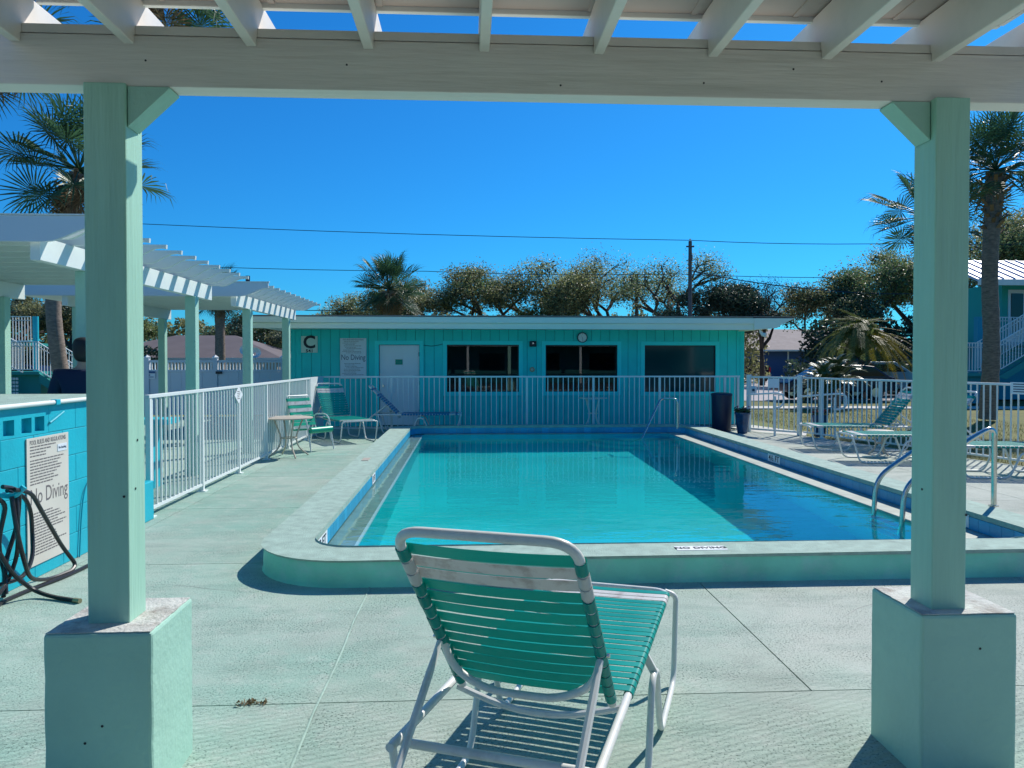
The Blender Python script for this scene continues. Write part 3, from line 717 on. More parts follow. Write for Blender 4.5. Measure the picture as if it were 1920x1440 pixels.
fence_run(fb, (-3.22, 17.4), (6.25, 17.4), [1.5, 3.03, 4.55, 6.07, 7.60, 9.12, 9.43])
gt = thing('pool_gate', 'white metal picket gate with latch at the right end of the back fence', 'gate', (6.67, 16.47, 0))
GA, GB = Vector((6.30, 16.95)), Vector((7.05, 16.0)); gu = (GB - GA).normalized(); grz = math.atan2(gu.y, gu.x)
for c in (GA, GB): MB().box(-.04, .04, -.04, .04, 0, FH + .03, Matrix.Translation((c.x, c.y, 0)) @ Matrix.Rotation(grz, 4, 'Z')).build('gate_post', 'fence', gt, bevel=.004)
a, b = GA + gu * .06, GB - gu * .06
MB().bar((a.x, a.y, FH - .02), (b.x, b.y, FH - .02), .04, .04).build('top_rail', 'fence', gt); MB().bar((a.x, a.y, .07), (b.x, b.y, .07), .04, .04).build('bottom_rail', 'fence', gt)
for i in range(9):
    c = a + (b - a) * ((i + .5) / 9); inst('picket', pick_m, gt, (c.x - 6.67, c.y - 16.47, 0), (0, 0, grz))
MB().box(-.05, .05, -.035, .035, .84, 1.02, Matrix.Translation((GA.x + .07, GA.y - .12, 0)) @ Matrix.Rotation(grz, 4, 'Z')).build('latch_box', 'signb', gt, bevel=.005)
MB().disc((GA.x + .045, GA.y - .165, .94), (-.6, -.8, 0), .03, .02, 12).build('latch_knob', 'navy', gt)
MB().box(-.13, .13, -.012, -.004, 1.0, 1.2, Matrix.Translation(((a.x + b.x) / 2, (a.y + b.y) / 2, 0)) @ Matrix.Rotation(grz, 4, 'Z')).build('gate_plate', 'signb', gt)
fr = thing('picket_fence', 'white metal picket fence beside the lawn on the right of the pool', 'fence', (8.2, 12, 0))
FE = FQ0 + FD * 8.6
fence_run(fr, (FQ0.x + .04, FQ0.y - .12), (FE.x, FE.y), [.55, 2.1, 3.65, 5.2, 6.75, 8.3])

# signs on fences
ds = thing('diamond_sign', 'white diamond shaped notice on the left fence', 'sign', (-3.22, 11.0, 1.12))
MB().prism([(-3.222, 11.0, 1.235), (-3.222, 11.19, 1.115), (-3.222, 11.0, .995), (-3.222, 10.81, 1.115)], (.004, 0, 0)).build('board', 'signw', ds)
lines(ds, 10.93, 11.08, [1.16, 1.135, 1.11, 1.085, 1.06], lambda a, b, z, th: ([(-3.2175, a, z), (-3.2175, b, z), (-3.2175, b, z + th), (-3.2175, a, z + th)], (.0006, 0, 0)), 'ink', .01, 9)
ps = thing('notice_sign', 'white notice with small dark print on the right fence by the frame edge', 'sign', (8.33, 11.1, 1.2))
MS = Matrix.Translation((8.29, 11.28, 0)) @ Matrix.Rotation(math.atan2(FD.y, FD.x), 4, 'Z')
MB().box(0, .40, -.04, -.034, 1.09, 1.27, MS).build('board', 'signw', ps)
s = MB()
for k in range(4): s.box(.05, .33 - .04 * (k % 2), -.043, -.0405, 1.12 + .038 * k, 1.135 + .038 * k, MS)
s.build('small_print', 'inkb', ps)

# ------------------------------------------------------------------ building C
bc = thing('pool_building', 'long low teal building with grooved siding behind the pool', 'building', (1.3, 18.9, 0))
YW = 18.9; BX0, BX1 = -4.25, 6.86; WZ = 2.40
ops = [(-2.17, -1.19, 0.0, 1.985), (-0.52, 1.245, .83, 1.985), (1.905, 3.69, .83, 1.98), (4.375, 6.165, .82, 1.975)]
x = BX0; bi = 0
while x < BX1 - .01:
    w = .228; x1 = min(x + w, BX1); xa, xb = x + .005, x1 - .005
    segs = [(0.0, WZ)]
    for (a, b, c, d) in ops:
        if xb > a and xa < b:
            if xa >= a - .115 and xb <= b + .115 or True:
                segs = [(0.0, c), (d, WZ)] if c > 0 else [(d, WZ)]
            if xa < a and a - xa > .02:  MB().box(xa, a, YW - .012, YW, c, d).build('siding_board', 'siding', bc)
            if xb > b and xb - b > .02:  MB().box(b, xb, YW - .012, YW, c, d).build('siding_board', 'siding', bc)
    for (c, d) in segs: MB().box(xa, xb, YW - .012, YW, c, d).build('siding_board', 'siding', bc)
    x = x1
K['groove'] = mat('siding_groove', (0.002, 0.26, 0.26), 0.8)
s = MB(); xs = [BX0] + [v for o in ops for v in o[:2]] + [BX1]
for i in range(0, len(xs), 2): s.box(xs[i], xs[i + 1], YW + .001, YW + .14, 0, WZ)
for (a, b, c, d) in ops:
    s.box(a, b, YW + .001, YW + .14, d, WZ)
    if c > 0: s.box(a, b, YW + .001, YW + .14, 0, c)
s.build('wall_sheathing', 'groove', bc)
MB().box(BX0, BX0 + .12, YW + .142, YW + 7, 0, WZ).build('side_wall', 'siding', bc); MB().box(BX1 - .12, BX1, YW + .142, YW + 7, 0, WZ).build('side_wall', 'siding', bc)
MB().box(BX0 + .13, BX1 - .13, YW + 6.9, YW + 7, 0, WZ).build('back_wall', 'siding', bc)
MB().box(BX0 - .03, BX0 + .07, YW - .03, YW - .0125, 0, WZ).build('corner_trim', 'siding', bc); MB().box(BX1 - .07, BX1 + .03, YW - .03, YW - .0125, 0, WZ).build('corner_trim', 'siding', bc)
MB().box(BX0 + .1, BX1 - .1, YW + 2.5, YW + 2.6, 0, WZ).build('interior_dark_plane', 'dark', bc)  # added plane behind the panes; dimness of the room put into its colour
def surround(a, b, c, d, w, m, bottom=True):
    s = MB(); s.box(a - w, b + w, YW - .035, YW - .0125, d, d + w)
    if bottom: s.box(a - w, b + w, YW - .035, YW - .0125, c - w, c)
    s.box(a - w, a, YW - .035, YW - .0125, c, d); s.box(b, b + w, YW - .035, YW - .0125, c, d); return s
for i, (a, b, c, d) in enumerate(ops[1:]):
    w_ = surround(a, b, c, d, .095, 'teal_trim').build('window', 'teal_trim', bc, bevel=.003)
    w_['label'] = ['left window with dark blinds', 'middle window with dark glass', 'right window with green tinted glass'][i]
    s = MB(); s.box(a, a + .025, YW + .02, YW + .05, c, d); s.box(b - .025, b, YW + .02, YW + .05, c, d); s.box(a + .025, b - .025, YW + .02, YW + .05, c, c + .025); s.box(a + .025, b - .025, YW + .02, YW + .05, d - .025, d)
    s.build('sash', 'dark', w_)
    MB().box(a + .024, b - .024, YW + .035, YW + .041, c + .024, d - .024).build('pane', 'pane' if i < 2 else 'glassb', w_)
    if i == 0:
        for k in range(22): MB().box(a + .04, b - .04, YW + .08, YW + .105, c + .04 + k * .0508, c + .043 + k * .0508 + .035).build('blind_slat', 'blind', w_)
a, b, c, d = ops[0]
dr = surround(a, b, 0, d, .10, 'teal_trim', False).build('door_frame', 'teal_trim', bc, bevel=.003)
dd = MB().box(a + .01, b - .01, YW + .03, YW + .07, .02, d - .01).build('door', 'door', bc, bevel=.002)
dw = b - a
for (u0, u1) in ((.12, .44), (.56, .88)):
    for (z0, z1) in ((.18, .66), (.78, 1.42), (1.54, 1.84)):
        xa, xb = a + dw * u0, a + dw * u1
        s = MB(); s.box(xa, xb, YW + .022, YW + .0295, z0, z0 + .02); s.box(xa, xb, YW + .022, YW + .0295, z1 - .02, z1); s.box(xa, xa + .02, YW + .022, YW + .0295, z0 + .02, z1 - .02); s.box(xb - .02, xb, YW + .022, YW + .0295, z0 + .02, z1 - .02)
        s.box(xa + .05, xb - .05, YW + .024, YW + .0295, z0 + .05, z1 - .05); s.build('door_panel', 'door', dd)
MB().disc((a + .09, YW + .03, .98), (0, -1, 0), .03, .05, 12).build('door_knob', 'steel', dd, smooth=True)
for z in (.3, 1.0, 1.7): MB().box(b - .02, b + .005, YW + .01, YW + .028, z, z + .1).build('hinge', 'dark', dd)
MB().box(-1.775, -1.60, YW + .012, YW + .021, 1.50, 1.625).build('door_plaque', 'greenp', dd)
MB().box(BX0 + .13, BX1 - .13, YW + .145, YW + 6.85, 0, .03).build('inner_floor', 'dark', bc)
# roof with overhang and raised right tip
s = MB(); s.prism([(-4.95, 17.92, 2.38), (6.75, 17.92, 2.36), (6.75, 17.92, 2.62), (-4.95, 17.92, 2.62)], (0, 9.2, 0)); s.build('roof_slab', 'fascia', bc)
s = MB(); s.prism([(-4.98, 17.89, 2.34), (6.75, 17.89, 2.325), (6.75, 17.89, 2.46), (-4.98, 17.89, 2.465)], (0, .028, 0)); s.build('lower_fascia', 'fascia', bc, bevel=.004)
s = MB(); s.prism([(-4.98, 17.84, 2.468), (6.75, 17.84, 2.463), (6.75, 17.84, 2.60), (-4.98, 17.84, 2.61)], (0, .075, 0)); s.build('gutter', 'fascia', bc, bevel=.01)
s = MB(); s.prism([(6.752, 17.84, 2.325), (7.30, 17.84, 2.37), (7.42, 17.84, 2.45), (7.74, 17.84, 2.60), (6.752, 17.84, 2.60)], (0, 9.2, 0)); s.build('roof_end', 'fascia', bc, bevel=.004)
MB().box(-5.0, 7.76, 17.83, 27.1, 2.622, 2.64).build('roof_cap', mat('roof_gravel', (0.32, 0.27, 0.24), .9, var=.2), bc)
s = MB(); s.box(BX0 - .01, 6.74, 17.95, 18.86, 2.37 - .012, 2.3575); s.build('soffit', 'fascia', bc)
# flood light under the right tip
MB().disc((6.95, 17.98, 2.33), (0, 0, -1), .03, .04, 12).build('floodlight_base', 'wtrim', bc); MB().tube([(6.95, 17.98, 2.29), (6.99, 17.93, 2.22), (7.05, 17.88, 2.20)], [.03, .045, .055], 12).build('floodlight', 'wtrim', bc, smooth=True)
pl_c = lambda a, b, z, th: ([(a, YW - .0455, z), (b, YW - .0455, z), (b, YW - .0455, z + th), (a, YW - .0455, z + th)], (0, .0006, 0))
axw = ((1, 0, 0), (0, 0, 1))
cs = thing('building_letter_sign', 'square pale sign with black letter C above 541 on teal siding', 'sign', (-3.84, 18.87, 2))
MB().box(-4.03, -3.64, YW - .045, YW - .031, 1.79, 2.19).build('board', mat('pale_green_board', (.60, .74, .64), .5), cs)
text_part('letter', 'C', .42, 'black', cs, (-3.835, YW - .046, 2.03), axw, depth=.001, bold=.012)
text_part('number', '541', .10, 'black', cs, (-3.83, YW - .046, 1.83), axw, depth=.001, bold=.003, sx=1.2)
ns = thing('no_diving_sign', 'tall pale blue No Diving board on the teal wall left of the door', 'sign', (-2.78, 18.87, 1.7))
MB().box(-3.10, -2.47, YW - .045, YW - .031, 1.16, 2.14).build('board', 'signb', ns)
text_part('warning', 'No Diving', .19, 'inkb', ns, (-2.785, YW - .046, 1.67), axw, sx=.74, depth=.001)
text_part('heading', 'POOL RULES AND REGULATIONS', .05, 'inkb', ns, (-2.785, YW - .046, 2.10), axw, sx=.66, depth=.001)
lines(ns, -3.05, -2.52, [2.05 - .034 * k for k in range(9)], pl_c, 'ink', .010, 11, .1, (.5, .95)); lines(ns, -3.05, -2.52, [1.52 - .034 * k for k in range(10)], pl_c, 'ink', .010, 12, .1, (.5, 1))
ck = thing('wall_clock', 'round white wall clock with dark rim above the middle window', 'clock', (2.81, 18.86, 2.17))
MB().disc((2.81, YW - .036, 2.165), (0, -1, 0), .128, .03, 28).build('rim', 'navy', ck, smooth=True)
MB().disc((2.81, YW - .067, 2.165), (0, -1, 0), .106, .003, 28).build('dial', 'signw', ck)
s = MB()
for k in range(12):
    a = k * PI / 6; r1 = .088; s.bar((2.81 + sin(a) * (r1 - .016), YW - .0715, 2.165 + cos(a) * (r1 - .016)), (2.81 + sin(a) * (r1 + .008), YW - .0715, 2.165 + cos(a) * (r1 + .008)), .006, .002)
s.build('hour_mark', 'black', ck)
s = MB(); s.bar((2.81, YW - .073, 2.165), (2.785, YW - .073, 2.21), .008, .002); s.bar((2.81, YW - .0735, 2.165), (2.825, YW - .0735, 2.085), .006, .002); s.build('hand', 'black', ck)
sp = thing('wall_speaker', 'small black box light on the teal wall between left and middle windows', 'wall light', (1.59, 18.87, 2.0))
MB().box(1.505, 1.67, YW - .11, YW - .013, 1.94, 2.075).build('housing', 'dark', sp, bevel=.01); MB().disc((1.587, YW - .111, 2.02), (0, -1, 0), .022, .012, 12).build('lens', 'chrome', sp)
rl = thing('round_fixture', 'small round brass fixture on the teal wall below the black box', 'wall light', (1.573, 18.87, 1.37))
MB().disc((1.573, YW - .013, 1.377), (0, -1, 0), .062, .03, 20).build('rim', 'bronze', rl, smooth=True); MB().disc((1.573, YW - .0435, 1.377), (0, -1, 0), .035, .012, 16).build('centre', 'beige', rl)
cb = MB().tube([(-1.1, YW - .02, 1.97), (-.9, YW - .03, 1.95), (-.75, YW - .03, 1.97), (-.62, YW - .02, 2.0)], .006, 5).build('cable', 'wire', own=(-1.1, 18.88, 1.97)); tag(cb, 'thin dark cable sagging between the door frame and left window', 'cable')

# ------------------------------------------------------------------ building behind the viewer (seen in the window reflections)
bb = thing('motel_wing', 'two storey mint motel wing standing behind the pergola', 'building', (0, -17, 0))
MB().box(-16, 16, -21, -17, 0, 5.4).build('wall', mat('dark_teal_wall', (0.01, 0.13, 0.14), .7), bb); MB().box(-16.6, 16.6, -21.6, -15.6, 5.402, 5.6).build('roof', 'wtrim', bb)
MB().box(-16, 16, -16.995, -15.7, 2.6, 2.75).build('balcony_floor', 'wtrim', bb)
for k in range(9): MB().box(-15.9 + 3.95 * k, -15.75 + 3.95 * k, -15.9, -15.75, 0, 2.598).build('column', 'wtrim', bb)
for k in range(8): MB().box(-15.0 + 3.95 * k, -13.2 + 3.95 * k, -16.99, -16.97, .9, 2.1).build('window', 'glass', bb)

# ------------------------------------------------------------------ furniture
def strap_mesh(name, m, w, hx, r, sag=0.006, th=.0025):
    path = []
    for k in range(9):
        a = R(-60 + 205 * k / 8 - 25); path.append((-hx - cos(PI / 2 - 0) * 0 + 0, 0))
    path = []
    for k in range(11): a = R(395 - 305 * k / 10); path.append((-hx + r * cos(a), r * sin(a)))
    for k in range(1, 6): t = k / 6; path.append((-hx + 2 * hx * t, r - sag * 4 * t * (1 - t)))
    for k in range(11): a = R(90 - 305 * k / 10); path.append((hx + r * cos(a), r * sin(a)))
    s = MB(); n_ = len(path); vs_ = []
    for i, (x, z) in enumerate(path):
        a = path[max(0, i - 1)]; b = path[min(n_ - 1, i + 1)]; dx, dz = b[0] - a[0], b[1] - a[1]; l = math.hypot(dx, dz) or 1; nx, nz = -dz / l, dx / l
        for y in (-w / 2, w / 2):
            vs_.append((x, y, z)); vs_.append((x + nx * th, y, z + nz * th))
    fs = []
    for i in range(n_ - 1):
        a, b = i * 4, i * 4 + 4
        fs += [(a, a + 2, b + 2, b), (a + 1, b + 1, b + 3, a + 3), (a, b, b + 1, a + 1), (a + 2, a + 3, b + 3, b + 2)]
    fs += [(0, 1, 3, 2), ((n_ - 1) * 4, (n_ - 1) * 4 + 2, (n_ - 1) * 4 + 3, (n_ - 1) * 4 + 1)]
    s.add(vs_, fs); return s.mesh(name, m, smooth=True)

def make_chaise(teal, back_ang, label, group, seat_n=22):
    t = thing('chaise_lounge', label, 'lounge chair', (0, 0, 0), group=group); ZR = .43; hx = .315; LF = 1.35; LR = -.50
    # side rails joined by the foot bar
    f = fillet([(-hx, LR, ZR), (-hx, LF, ZR), (hx, LF, ZR), (hx, LR, ZR)], .085, 6); MB().tube(f, .0145, 10).build('seat_frame', 'frame', t, smooth=True)
    lx = .355
    for sx in (-1, 1):
        x = lx * sx; p = [(sx * .30, LF + .015, ZR - .005), (x, LF + .01, ZR - .02), (x, LF - .10, .014), (x, .70, .014), (x, .55, .355), (x, .42, .355), (x, .30, .014), (x, -.30, .014), (x, -.41, ZR - .02), (sx * .28, -.42, ZR - .02)]
        MB().tube(fillet(p, [0, .08, .09, .09, .06, .06, .09, .09, .09, 0], 5), .0135, 10).build('leg', 'frame', t, smooth=True)
        MB().bar((x, .485, .36), (sx * hx, .485, ZR), .016, .03).build('bracket', 'frame', t)
    MB().tube([(-.28, -.42, ZR - .02), (.28, -.42, ZR - .02)], .0145, 10).build('rear_crossbar', 'frame', t, smooth=True)
    MB().tube([(-.30 + .6 * k / 10, .02, ZR - .02 - .06 * sin(PI * k / 10)) for k in range(11)], .0125, 8).build('seat_stretcher', 'frame', t, smooth=True)
    # straps of the seat
    sr = random.Random(17); w = .050; gap = (LF - .07 - .06) / seat_n; tm_ = strap_mesh('seat_strap', teal, min(w, gap - .012), hx, .0155); wm = strap_mesh('seat_strap', 'strapw', min(w, gap - .010), hx, .0155)
    for k in range(seat_n):
        y = LF - .085 - gap * k
        inst('strap', wm if k in (1, 2) else tm_, t, (0, y + sr.uniform(-.0015, .0015), ZR), (sr.uniform(-.03, .03), 0, sr.uniform(-.004, .004)), label='white strap' if k in (1, 2) else None)
    # back frame
    a = R(back_ang); bx = .272; L_ = .875
    Mb = Matrix.Translation((0, 0, ZR)) @ Matrix.Rotation(-a, 4, 'X')
    def tb(x, l, d=0): return Mb @ Vector((x, -l, d))
    pts = [tb(-bx, 0)] + [tb(-bx, L_)] + [tb(bx, L_)] + [tb(bx, 0)]
    MB().tube(fillet(pts, [0, .09, .09, 0], 7), .0155, 12).build('back_frame', 'frame', t, smooth=True)
    MB().tube(fillet([tb(-bx, .30), tb(-bx + .03, .20, -.05), tb(-bx + .15, .15, -.085), tb(bx - .15, .15, -.085), tb(bx - .03, .20, -.05), tb(bx, .30)], .07, 4), .0135, 10).build('back_brace', 'frame', t, smooth=True)
    nb = 13; g2 = (L_ - .10) / nb; tm2 = strap_mesh('back_strap', teal, g2 - .010, bx, .017, .010); wm2 = strap_mesh('back_strap', 'strapw', g2 - .010, bx, .017, .010)
    for k in range(nb):
        l = L_ - .105 - g2 * k; v = tb(0, l)
        inst('strap', wm2 if k in (1, 2) else tm2, t, v, (-a + sr.uniform(-.03, .03), 0, sr.uniform(-.006, .006)), label='white strap' if k in (1, 2) else None)
    for sx in (-1, 1):
        p = tb(sx * (bx - .0), .31, -.02); q = Vector((sx * .265, LR - .02, ZR - .01))
        s = MB(); s.tube([p, p + (q - p) * .12, p + (q - p) * .3, q, q + (q - p) * .35], [.012, .011, .0135, .0135, .012], 8); s.build('support_strut', 'frame', t, smooth=True)
        s = MB(); s.disc(tb(sx * (bx + .018), .31), (sx, 0, 0), .007, .010, 8); s.build('pivot_bolt', 'steel', t)
    return t
hero = make_chaise('strap', 50.5, 'teal strap lounge chair seen from behind at the front centre', 'teal strap lounge chairs')
hero.location = (.234, 2.675, 0); hero.rotation_euler = (0, 0, R(-20.8))
grp = 'teal strap lounge chairs'
for (x, y, rz, lb) in ((7.42, 13.45, 84, 'teal strap lounge chair at right nearest the gate, back raised'),
                       (7.36, 11.80, 83, 'teal strap lounge chair half hidden by the right mint post'),
                       (8.02, 10.15, 80, 'teal strap lounge chair against the fence right of the mint post')):
    dup(hero, (x, y, 0), R(rz), lb)
dup(hero, (-2.72, 16.15, 0), R(-152), 'teal lounge chair in the left corner, part lit by sun, foot towards the pool')
lo2 = make_chaise('strapb', 45, 'shaded blue lounge chair standing sideways in front of the white door', grp, 20)
lo2.location = (-1.52, 16.98, 0); lo2.rotation_euler = (0, 0, R(-90))

# dining strap chair
dc = thing('strap_chair', 'green and white strap armchair behind the round table at left', 'chair', (0, 0, 0))
for sx in (-1, 1):
    x = .26 * sx
    MB().tube(fillet([(x, .34, .012), (x, .22, .56), (x, .12, .64), (x, -.18, .62), (x, -.30, .012)], .08, 5), .0125, 8).build('leg', 'frame', dc, smooth=True)
    MB().tube(fillet([(x * .95, .27, .40), (x * .95, -.12, .36), (x * .95, -.32, .93)], .06, 5), .0115, 8).build('side_rail', 'frame', dc, smooth=True)
MB().tube(fillet([(-.247, -.30, .88), (-.247, -.325, .96), (.247, -.325, .96), (.247, -.30, .88)], .07, 5), .0115, 8).build('top_rail', 'frame', dc, smooth=True)
MB().tube([(-.25, .275, .40), (.25, .275, .40)], .0115, 8).build('front_rail', 'frame', dc, smooth=True)
s1 = strap_mesh('strap', 'strapg', .058, .247, .014, .012); s2 = strap_mesh('strap', 'strapw', .058, .247, .014, .004)
for k in range(6): inst('strap', s1, dc, (0, .22 - .064 * k, .395 - .006 * k), (.1, 0, 0))
for k in range(8):
    t_ = .10 + k * .065; inst('strap', s2 if k in (4, 6) else s1, dc, (0, -.12 - .2 * t_ / .6, .36 + .57 * t_ / .6), (R(-70), 0, 0))
s = MB(); s.tube([(-.24, .30, .375), (.24, .30, .375)], .055, 14); s.build('front_roll', 'strapg', dc, smooth=True)
dc.location = (-2.84, 13.95, 0); dc.rotation_euler = (0, 0, R(-128))

def round_table(label, loc, r, h, m, nleg=4):
    t = thing('patio_table', label, 'table', loc); x, y, z = loc
    MB().lathe([(r - .02, h - .025), (r, h - .02), (r, h - .006), (r - .015, h)], 32, (x, y, 0)).build('table_top', m, t, smooth=True)
    for k in range(nleg):
        a = 2 * PI * (k + .35) / nleg; p = []
        for (rr, zz) in ((r * .62, h - .03), (r * .50, h * .78), (r * .30, h * .48), (r * .42, h * .22), (r * .85, .012)): p.append((x + rr * cos(a), y + rr * sin(a), zz))
        MB().tube(fillet(p, .12, 4), .014, 8).build('leg', m, t, smooth=True)
    MB().tube([(x + r * .33 * cos(2 * PI * k / 16), y + r * .33 * sin(2 * PI * k / 16), h * .48) for k in range(16)], .010, 6, closed=True).build('ring_brace', m, t, smooth=True)
    return t
round_table('beige round patio table beside the left fence', (-2.98, 12.95, 0), .395, .66, 'beige')
round_table('pale thin round table in the shade behind the back fence', (2.95, 18.1, 0), .34, .72, 'fascia')
round_table('small low beige side table between the right lounge chairs', (6.95, 12.6, 0), .22, .42, 'beige', 3)

tc_ = thing('trash_can', 'tall navy blue trash can against the back fence', 'trash can', (5.72, 17.08, 0))
MB().lathe([(.205, 0), (.21, .02), (.228, .80), (.23, .84)], 16, (5.72, 17.08, 0)).build('bin_body', 'navy', tc_, smooth=True); MB().lathe([(.236, .80), (.24, .83), (.225, .86), (.12, .875)], 16, (5.72, 17.08, 0)).build('lid', 'navy', tc_, smooth=True)
def pot(loc, label, fm, seed):
    o = thing('flower_pot', label, 'planter', loc, group='blue glazed flower pots by the gate'); x, y, z = loc
    MB().lathe([(.10, 0), (.11, .02), (.155, .40), (.17, .43), (.17, .46), (.15, .46), (.14, .42)], 18, loc).build('pot', 'potblue', o, smooth=True)
    rn = random.Random(seed)
    for nm, m, n_, zz, sz in (('foliage', 'leaff', 150, .49, .035), ('flower', fm, 60 if fm == 'flower' else 26, .54, .028)):
        s = MB()
        for k in range(n_):
            a = rn.uniform(0, 2 * PI); r_ = .17 * math.sqrt(rn.random()); c = Vector((x + r_ * cos(a), y + r_ * sin(a), zz + rn.gauss(0, .03)))
            u = Vector((rn.gauss(0, 1), rn.gauss(0, 1), rn.gauss(0, .6))).normalized() * sz; v = u.cross(Vector((rn.gauss(0, 1), rn.gauss(0, 1), 1))).normalized() * sz * .7
            s.add([c - u, c + v, c + u, c - v], [(0, 1, 2, 3)])
        s.build(nm, m, o, kind='stuff')
pot((6.02, 16.58, 0), 'blue flower pot with faded pink blooms beside the trash can', 'flowerp', 1)
pot((7.36, 15.72, 0), 'blue flower pot with red flowers in front of the right fence', 'flower', 2)

def grab(label, off, pts, post):
    o = thing('path_handrail', label, 'hand rail', (post[0], post[1], 0), group='looped hand rails by the gate')
    MB().tube(fillet(pts, .07, 5), .02, 10).build('rail', 'white', o, smooth=True); MB().tube([(post[0], post[1], 0), (post[0], post[1], .84)], .024, 10).build('post', 'white', o, smooth=True)
grab('white looped hand rail in front of the gate', 0, [(6.10, 16.55, .85), (6.55, 15.95, .91), (6.66, 15.93, .88), (6.68, 15.93, .70), (6.60, 15.95, .60), (6.50, 15.97, .60)], (6.50, 15.97))
grab('white looped hand rail behind the flower pot at right', 0, [(7.02, 15.85, .84), (7.60, 15.35, .92), (7.73, 15.32, .88), (7.73, 15.32, .66), (7.62, 15.36, .59), (7.5, 15.40, .59)], (7.53, 15.40))

# things seen through the left fence
bn = thing('bench', 'bright turquoise bench glimpsed through the left picket fence', 'bench', (-4.35, 9.9, 0))
MB().box(-5.1, -3.72, 9.75, 10.15, .80, .87).build('seat', 'turq', bn, bevel=.005); MB().box(-5.05, -4.97, 9.8, 10.1, 0, .798).build('leg', 'turq', bn); MB().box(-4.0, -3.92, 9.8, 10.1, 0, .798).build('leg', 'turq', bn)

# person
def person():
    o = thing('person', 'person in a navy jacket standing half hidden behind the left mint post', 'person', (-3.69, 7.64, 0))
    def skin(name, V, E, Rr, m, sub=2):
        me = bpy.data.meshes.new(name); me.from_pydata(V, E, []); ob = bpy.data.objects.new(name, me); COL.objects.link(ob); ob.parent = o
        md = ob.modifiers.new('skin', 'SKIN'); sv_ = me.skin_vertices[0].data
        for i, r in enumerate(Rr): sv_[i].radius = (r, r) if not isinstance(r, tuple) else r
        sv_[0].use_root = True; md.use_smooth_shade = True; ss = ob.modifiers.new('sub', 'SUBSURF'); ss.levels = sub; ss.render_levels = sub; me.materials.append(K[m]); return ob
    V = [(0, 0, .95), (0, 0, 1.15), (0, 0, 1.38), (0, .01, 1.50), (0, -.01, 1.58), (0, -.02, 1.68), (0, -.01, 1.76),
         (-.19, 0, 1.42), (-.25, -.02, 1.15), (-.20, -.16, .98), (-.12, -.24, 1.02), (.19, 0, 1.42), (.25, -.02, 1.15), (.20, -.16, .98), (.12, -.24, 1.02),
         (-.10, 0, .90), (-.11, -.02, .50), (-.12, 0, .08), (-.12, -.14, .04), (.10, 0, .90), (.11, -.02, .50), (.12, 0, .08), (.12, -.14, .04)]
    E = [(0, 1), (1, 2), (2, 3), (3, 4), (4, 5), (5, 6), (2, 7), (7, 8), (8, 9), (9, 10), (2, 11), (11, 12), (12, 13), (13, 14), (0, 15), (15, 16), (16, 17), (17, 18), (0, 19), (19, 20), (20, 21), (21, 22)]
    Rr = [.13, .12, .13, .06, .07, .095, .07, .065, .045, .035, .04, .065, .045, .035, .04, .09, .06, .045, .04, .09, .06, .045, .04]
    skin('body', V, E, Rr, 'skin')
    V2 = [(0, 0, .98), (0, 0, 1.16), (0, 0, 1.40), (0, .01, 1.48), (-.20, .0, 1.42), (-.265, -.01, 1.15), (-.215, -.14, 1.0), (.20, .0, 1.42), (.265, -.01, 1.15), (.215, -.14, 1.0), (0, 0, .86)]
    skin('jacket', V2, [(0, 1), (1, 2), (2, 3), (2, 4), (4, 5), (5, 6), (2, 7), (7, 8), (8, 9), (0, 10)], [.19, .18, .17, .09, .10, .075, .055, .10, .075, .055, .19], 'jacket')
    skin('hair', [(0, .03, 1.54), (0, .02, 1.64), (0, .01, 1.73), (0, .0, 1.79)], [(0, 1), (1, 2), (2, 3)], [.085, .11, .118, .08], 'hair')
    skin('trousers', [(0, 0, .92), (-.105, 0, .86), (-.115, -.02, .5), (-.12, 0, .1), (.105, 0, .86), (.115, -.02, .5), (.12, 0, .1)], [(0, 1), (1, 2), (2, 3), (0, 4), (4, 5), (5, 6)], [.15, .11, .08, .07, .11, .08, .07], 'jeans')
    return o
pr_ = person(); pr_.rotation_euler = (0, 0, R(-160)); pr_.scale = (1.02, 1.02, 1.02)

# ------------------------------------------------------------------ vinyl privacy fence and things behind it
vf = thing('vinyl_fence', 'white vinyl privacy fence with baluster top behind the walkways', 'fence', (-7, 22.4, 0))
px = -11.0
while px < -4.3:
    MB().box(px - .065, px + .065, 22.33, 22.46, 0, 1.66).build('post', 'vinyl', vf); MB().lathe([(.10, 0), (.10, .03), (.0, .10)], 4, (px, 22.395, 1.662)).build('post_cap', 'wtrim', vf)
    if px + 1.9 < -3.0:
        for k in range(6): MB().box(px + .067 + k * .2955, px + .067 + (k + 1) * .2955 - .006, 22.375, 22.415, .05, 1.27).build('panel_board', 'vinyl', vf)
        MB().box(px + .067, px + 1.83, 22.36, 22.43, 1.275, 1.335).build('rail', 'vinyl', vf); MB().box(px + .067, px + 1.83, 22.36, 22.43, 1.54, 1.61).build('rail', 'vinyl', vf)
        s = MB()
        for k in range(19): x = px + .12 + k * .092; s.box(x - .02, x + .02, 22.375, 22.415, 1.336, 1.539)
        s.build('baluster', 'signw', vf, kind='stuff')
    px += 1.9
vs_s = thing('security_sign', 'small blue and white notice on the vinyl fence', 'sign', (-9.03, 22.36, 1.2))
MB().box(-9.2, -8.86, 22.34, 22.352, 1.08, 1.29).build('board', 'signb', vs_s); MB().box(-9.2, -8.86, 22.334, 22.339, 1.235, 1.29).build('blue_band', 'bluew', vs_s); 
s = MB(); s.box(-9.17, -9.0, 22.336, 22.339, 1.17, 1.20); s.box(-9.1, -8.9, 22.336, 22.339, 1.12, 1.14); s.build('print', 'bluew', vs_s)
MB().box(-7.17, -6.99, 22.30, 22.329, 1.22, 1.29).build('mail_plate', 'dark', vf)
